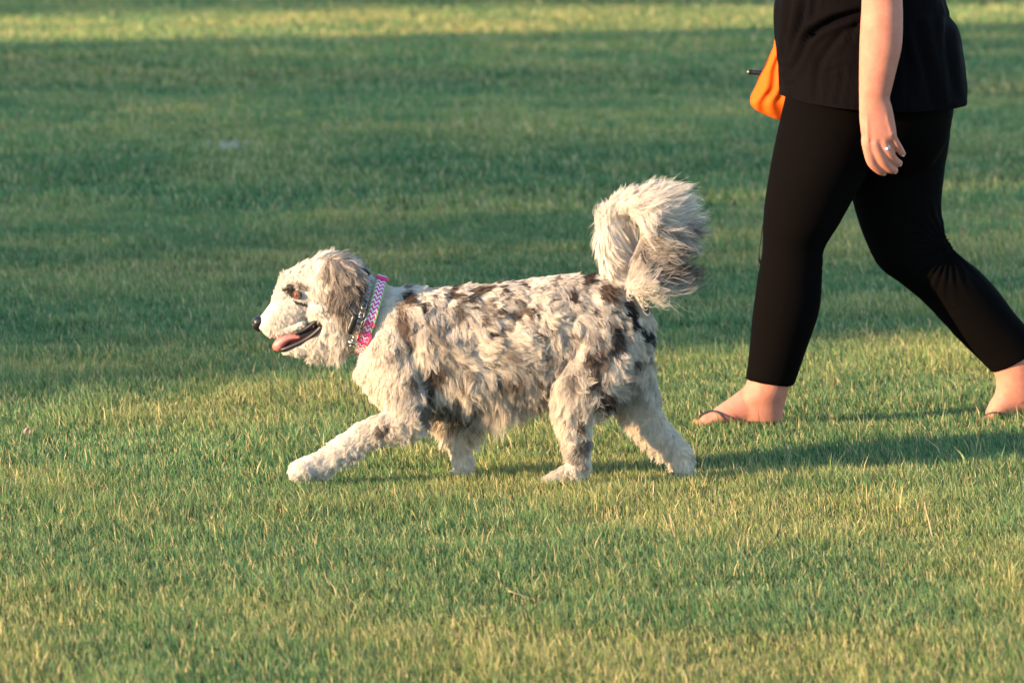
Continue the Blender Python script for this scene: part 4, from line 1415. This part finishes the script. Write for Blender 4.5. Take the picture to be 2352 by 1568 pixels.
def build_blouse(person):
    rows = np.array([(1938, -300, 2052, -300, .095), (1905, -272, 2085, -272, .17), (1878, -225, 2105, -225, .185), (1850, -150, 2125, -150, .185), (1815, -70, 2145, -65, .195), (1786, 0, 2170, 0, .205),
                     (1782, 35, 2178, 30, .208), (1783, 85, 2200, 80, .212), (1789, 150, 2213, 150, .218), (1791, 195, 2219, 205, .228), (1792, 217, 2221, 236, .232)], float)
    n, seg = 120, 160
    Q = catmull(rows, n)
    V = []
    ang = np.linspace(0, 2 * np.pi, seg, endpoint=False)
    for i, q in enumerate(Q):
        L, Rr = at(q[0], q[1], YP), at(q[2], q[3], YP)
        C, H = (L + Rr) / 2, (Rr - L) / 2
        u = i / (n - 1)
        ca, sa = np.cos(ang), np.sin(ang)
        # squarer than an ellipse: blouse hangs straight over the hips
        e = .86
        ca = np.sign(ca) * np.abs(ca) ** e
        sa = np.sign(sa) * np.abs(sa) ** e
        ring = C + H * ca[:, None] + np.array([0, 1, 0]) * (q[4] * sa)[:, None]
        low = smooth(.55, 1, np.array([u]))[0]
        ring[:, 2] -= .020 * low * np.sin(ang) ** 2          # hem dips at the sides
        V.append(ring)
    V = np.array(V)
    # outward direction
    O = V - V.mean(1, keepdims=True)
    O[:, :, 2] = 0
    O = norm(O)
    # folds, described in photo pixels on the near side: polylines with depth
    x, z = V[:, :, 0], V[:, :, 2]
    kx = 12.13 / F
    px = 1176 + x / ((11 + V[:, :, 1]) / F)
    dist = 11 + V[:, :, 1]
    py = 784 + (-(z - 1.5) / dist - math.tan(PITCH)) * F / (1 + 0) 
    amt = np.zeros_like(px)
    def fold(pts, depth, width):
        nonlocal amt
        P_ = catmull(np.array(pts, float), 30)
        best = np.full(px.shape, 1e9)
        sgn = np.zeros(px.shape)
        tt = np.zeros(px.shape)
        for i in range(len(P_) - 1):
            a, b_ = P_[i], P_[i + 1]
            ux, uy = b_ - a
            l2 = ux * ux + uy * uy + 1e-9
            t = np.clip(((px - a[0]) * ux + (py - a[1]) * uy) / l2, 0, 1)
            dx, dy = px - a[0] - t * ux, py - a[1] - t * uy
            dd = np.hypot(dx, dy)
            m = dd < best
            best = np.where(m, dd, best)
            tt = np.where(m, (i + t) / 29, tt)
        prof = -np.exp(-(best / width) ** 2) + .55 * np.exp(-((best - width * 1.6) / width) ** 2)
        amt = amt + prof * depth * np.sin(np.clip(tt * .9 + .08, 0, 1) * np.pi) ** .4
    near = V[:, :, 1] < YP
    fold([(1978, 25), (1940, 35), (1905, 48), (1870, 70), (1848, 95), (1835, 130), (1815, 165)], .014, 9)
    fold([(1976, 40), (1965, 55), (1955, 75), (1950, 95)], .008, 6)
    fold([(1850, -40), (1845, 10), (1835, 60), (1820, 110), (1808, 150)], .010, 9)
    fold([(1812, -40), (1812, 20), (1808, 80), (1800, 130)], .007, 7)
    fold([(1880, -40), (1872, 0), (1868, 40)], .006, 7)
    fold([(1937, 150), (1934, 185), (1928, 215), (1924, 238)], .005, 5)
    fold([(1935, 150), (1915, 158), (1900, 160)], .004, 4)
    fold([(1960, 50), (1920, 90), (1890, 130), (1878, 170), (1876, 222)], .005, 8)
    fold([(2110, 60), (2120, 120), (2140, 200), (2150, 250)], .008, 12)
    fold([(2175, 40), (2180, 120), (2190, 220)], .006, 10)
    fold([(2080, 100), (2090, 180), (2085, 255)], .006, 9)
    amt = np.where(near, amt, amt * .5)
    A = np.stack([px * .001, py * .00035, V[:, :, 1]], -1)
    amt = amt + (noise(A, 42, 71, 2) - .5) * .005 + (noise(V, 9, 72, 2) - .5) * .010
    # vertical crinkle near the hem, like gathered cotton
    hemw = smooth(110, 240, py)
    amt = amt + np.sin(ang * 74 + 6 * noise(V, 10, 4))[None].reshape(1, n, seg)[0] * .0012 * hemw
    V = V + O * (1.35 * amt)[:, :, None]
    fs = []
    for i in range(n - 1):
        for k in range(seg):
            l = (k + 1) % seg
            fs.append((i * seg + k, (i + 1) * seg + k, (i + 1) * seg + l, i * seg + l))
    me = mesh_from(V.reshape(-1, 3), fs, 'blouse')
    m, t, out = new_mat('blouse_cotton')
    tc = node(t, 'ShaderNodeTexCoord')
    mp = node(t, 'ShaderNodeMapping'); mp.inputs['Scale'].default_value = (9, 9, 1)
    wv = node(t, 'ShaderNodeTexNoise'); wv.inputs['Scale'].default_value = 45; wv.inputs['Detail'].default_value = 5
    t.links.new(tc.outputs['Object'], mp.inputs[0]); t.links.new(mp.outputs[0], wv.inputs['Vector'])
    b = node(t, 'ShaderNodeBump'); b.inputs['Strength'].default_value = .8; b.inputs['Distance'].default_value = .0012
    t.links.new(wv.outputs['Fac'], b.inputs['Height'])
    p = node(t, 'ShaderNodeBsdfPrincipled')
    cr = node(t, 'ShaderNodeMixRGB')
    cr.inputs[1].default_value = (.0018, .0014, .0016, 1); cr.inputs[2].default_value = (.0055, .0040, .0042, 1)
    t.links.new(wv.outputs['Fac'], cr.inputs[0]); t.links.new(cr.outputs[0], p.inputs['Base Color'])
    p.inputs['Roughness'].default_value = .8
    p.inputs['Specular IOR Level'].default_value = .03
    t.links.new(b.outputs[0], p.inputs['Normal']); t.links.new(p.outputs[0], out.inputs[0])
    o = link('blouse', me, m, person, label='loose black crinkled blouse with a curved hem')
    so_ = o.modifiers.new('thick', 'SOLIDIFY'); so_.thickness = .002; so_.offset = 1
    # sleeves, above the frame
    for sg in (-1, 1):
        s = Geo()
        s.loft([(1918, -285, 2060, -285), (1915, -240, 2070, -240), (1920, -180, 2080, -180), (1928, -125, 2084, -125)] if sg < 0 else
               [(1930, -280, 2050, -280), (1930, -230, 2060, -230), (1932, -170, 2062, -170), (1935, -120, 2060, -120)], [YP + sg * .14, YP + sg * .19, YP + sg * .21, YP + sg * .235], 1.0, n=24)
        link('sleeve', s.mesh('sleeve'), m, person)

def build_held():
    YB = YP + .20
    # bag
    ring = []
    left = [(1797, 60), (1783, 82), (1768, 126), (1750, 165), (1735, 196), (1722, 222), (1721, 238), (1737, 253), (1762, 266), (1786, 276), (1830, 284)]
    right = [(1815, 60), (1822, 82), (1850, 120), (1870, 160), (1880, 200), (1884, 230), (1884, 245), (1880, 258), (1872, 268), (1862, 276), (1850, 284)]
    rows = np.array([(a[0], a[1], b[0], b[1]) for a, b in zip(left, right)], float)
    n, seg = 90, 90
    thick = catmull(np.array([.008, .012, .022, .03, .036, .036, .034, .028, .020, .012, .004])[:, None], n)[:, 0]
    Q = catmull(rows, n)
    ang = np.linspace(0, 2 * np.pi, seg, endpoint=False)
    V = []
    for q, th in zip(Q, thick):
        L, Rr = at(q[0], q[1], YB), at(q[2], q[3], YB)
        C, H = (L + Rr) / 2, (Rr - L) / 2
        V.append(C + H * np.cos(ang)[:, None] + np.array([0, 1, 0]) * (th * np.sin(ang))[:, None])
    V = np.array(V)
    O = V - V.mean(1, keepdims=True); O = norm(O)
    # gathers running down from the held top
    top = at(1806, 55, YB)
    a = np.arctan2(V[:, :, 0] - top[0], -(V[:, :, 2] - top[2]))
    rr = np.hypot(V[:, :, 0] - top[0], V[:, :, 2] - top[2])
    gath = np.sin(a * 27 + 11 * noise(V, 11, 5, 2)) * .0046 * smooth(.02, .12, rr) * (.4 + noise(V, 18, 6, 2))
    V = V + np.array([0, 1, 0]) * (np.sign(V[:, :, 1] - YB) * gath)[:, :, None] + O * ((noise(V, 22, 8, 2) - .5) * .012)[:, :, None]
    fs = []
    for i in range(n - 1):
        for k in range(seg):
            l = (k + 1) % seg
            fs.append((i * seg + k, i * seg + l, (i + 1) * seg + l, (i + 1) * seg + k))
    fs += [tuple(range(seg))[::-1], tuple((n - 1) * seg + k for k in range(seg))]
    link('bag', mesh_from(V.reshape(-1, 3), fs, 'bag'), plain('orange_cloth', (.86, .115, .006), .8, .2, bump=.0006, bscale=800, var=.08),
         label='bright orange cloth bag hanging from the hand in front of the hip', cat='bag')
    # black rod
    g = Geo()
    a, b = at(1719, 165.5, YB + .045), at(1856, 176, YB + .05)
    P_ = np.array([a + (b - a) * u for u in (0, .006, .012, .04, .045, .052, .3, 1)])
    g.tube(P_, [.0040, .0062, .0066, .0066, .0058, .0064, .0064, .0064], 14)
    rod = link('stick', g.mesh('stick'), plain('black_rod', (.012, .012, .013), .35, .5),
               label='short black stick poking out beyond the orange bag', cat='stick')
    c = Geo()
    c.ball(a, (.0035, .0035, .0035))
    link('end_cap', c.mesh('end_cap'), plain('brass', (.6, .45, .25), .3, .5, metal=1), rod)
    # thin cord by the thigh
    g = Geo()
    YC = YP + .05
    pts = catmull([at(1815, 240, YC + .11), at(1800, 400, YC + .05), at(1765, 498, YC), at(1752, 517, YC - .01), at(1748, 545, YC - .01), at(1743.5, 575, YC - .01), at(1743, 592, YC - .01), at(1747, 603, YC), at(1757, 610, YC + .02)], 50)
    rad = np.interp(np.arange(50), [0, 32, 36, 42, 46, 49], [.0016, .0016, .0020, .0042, .0038, .0020])
    g.tube(pts, rad, 8)
    link('cord', g.mesh('cord'), plain('black_cord', (.012, .012, .012), .6, .4), label='thin black cord dangling along the front of the thigh', cat='cord')

build_ground()
build_trees()
build_dog()
build_person()
build_held()
build_grass()
build_stalks()
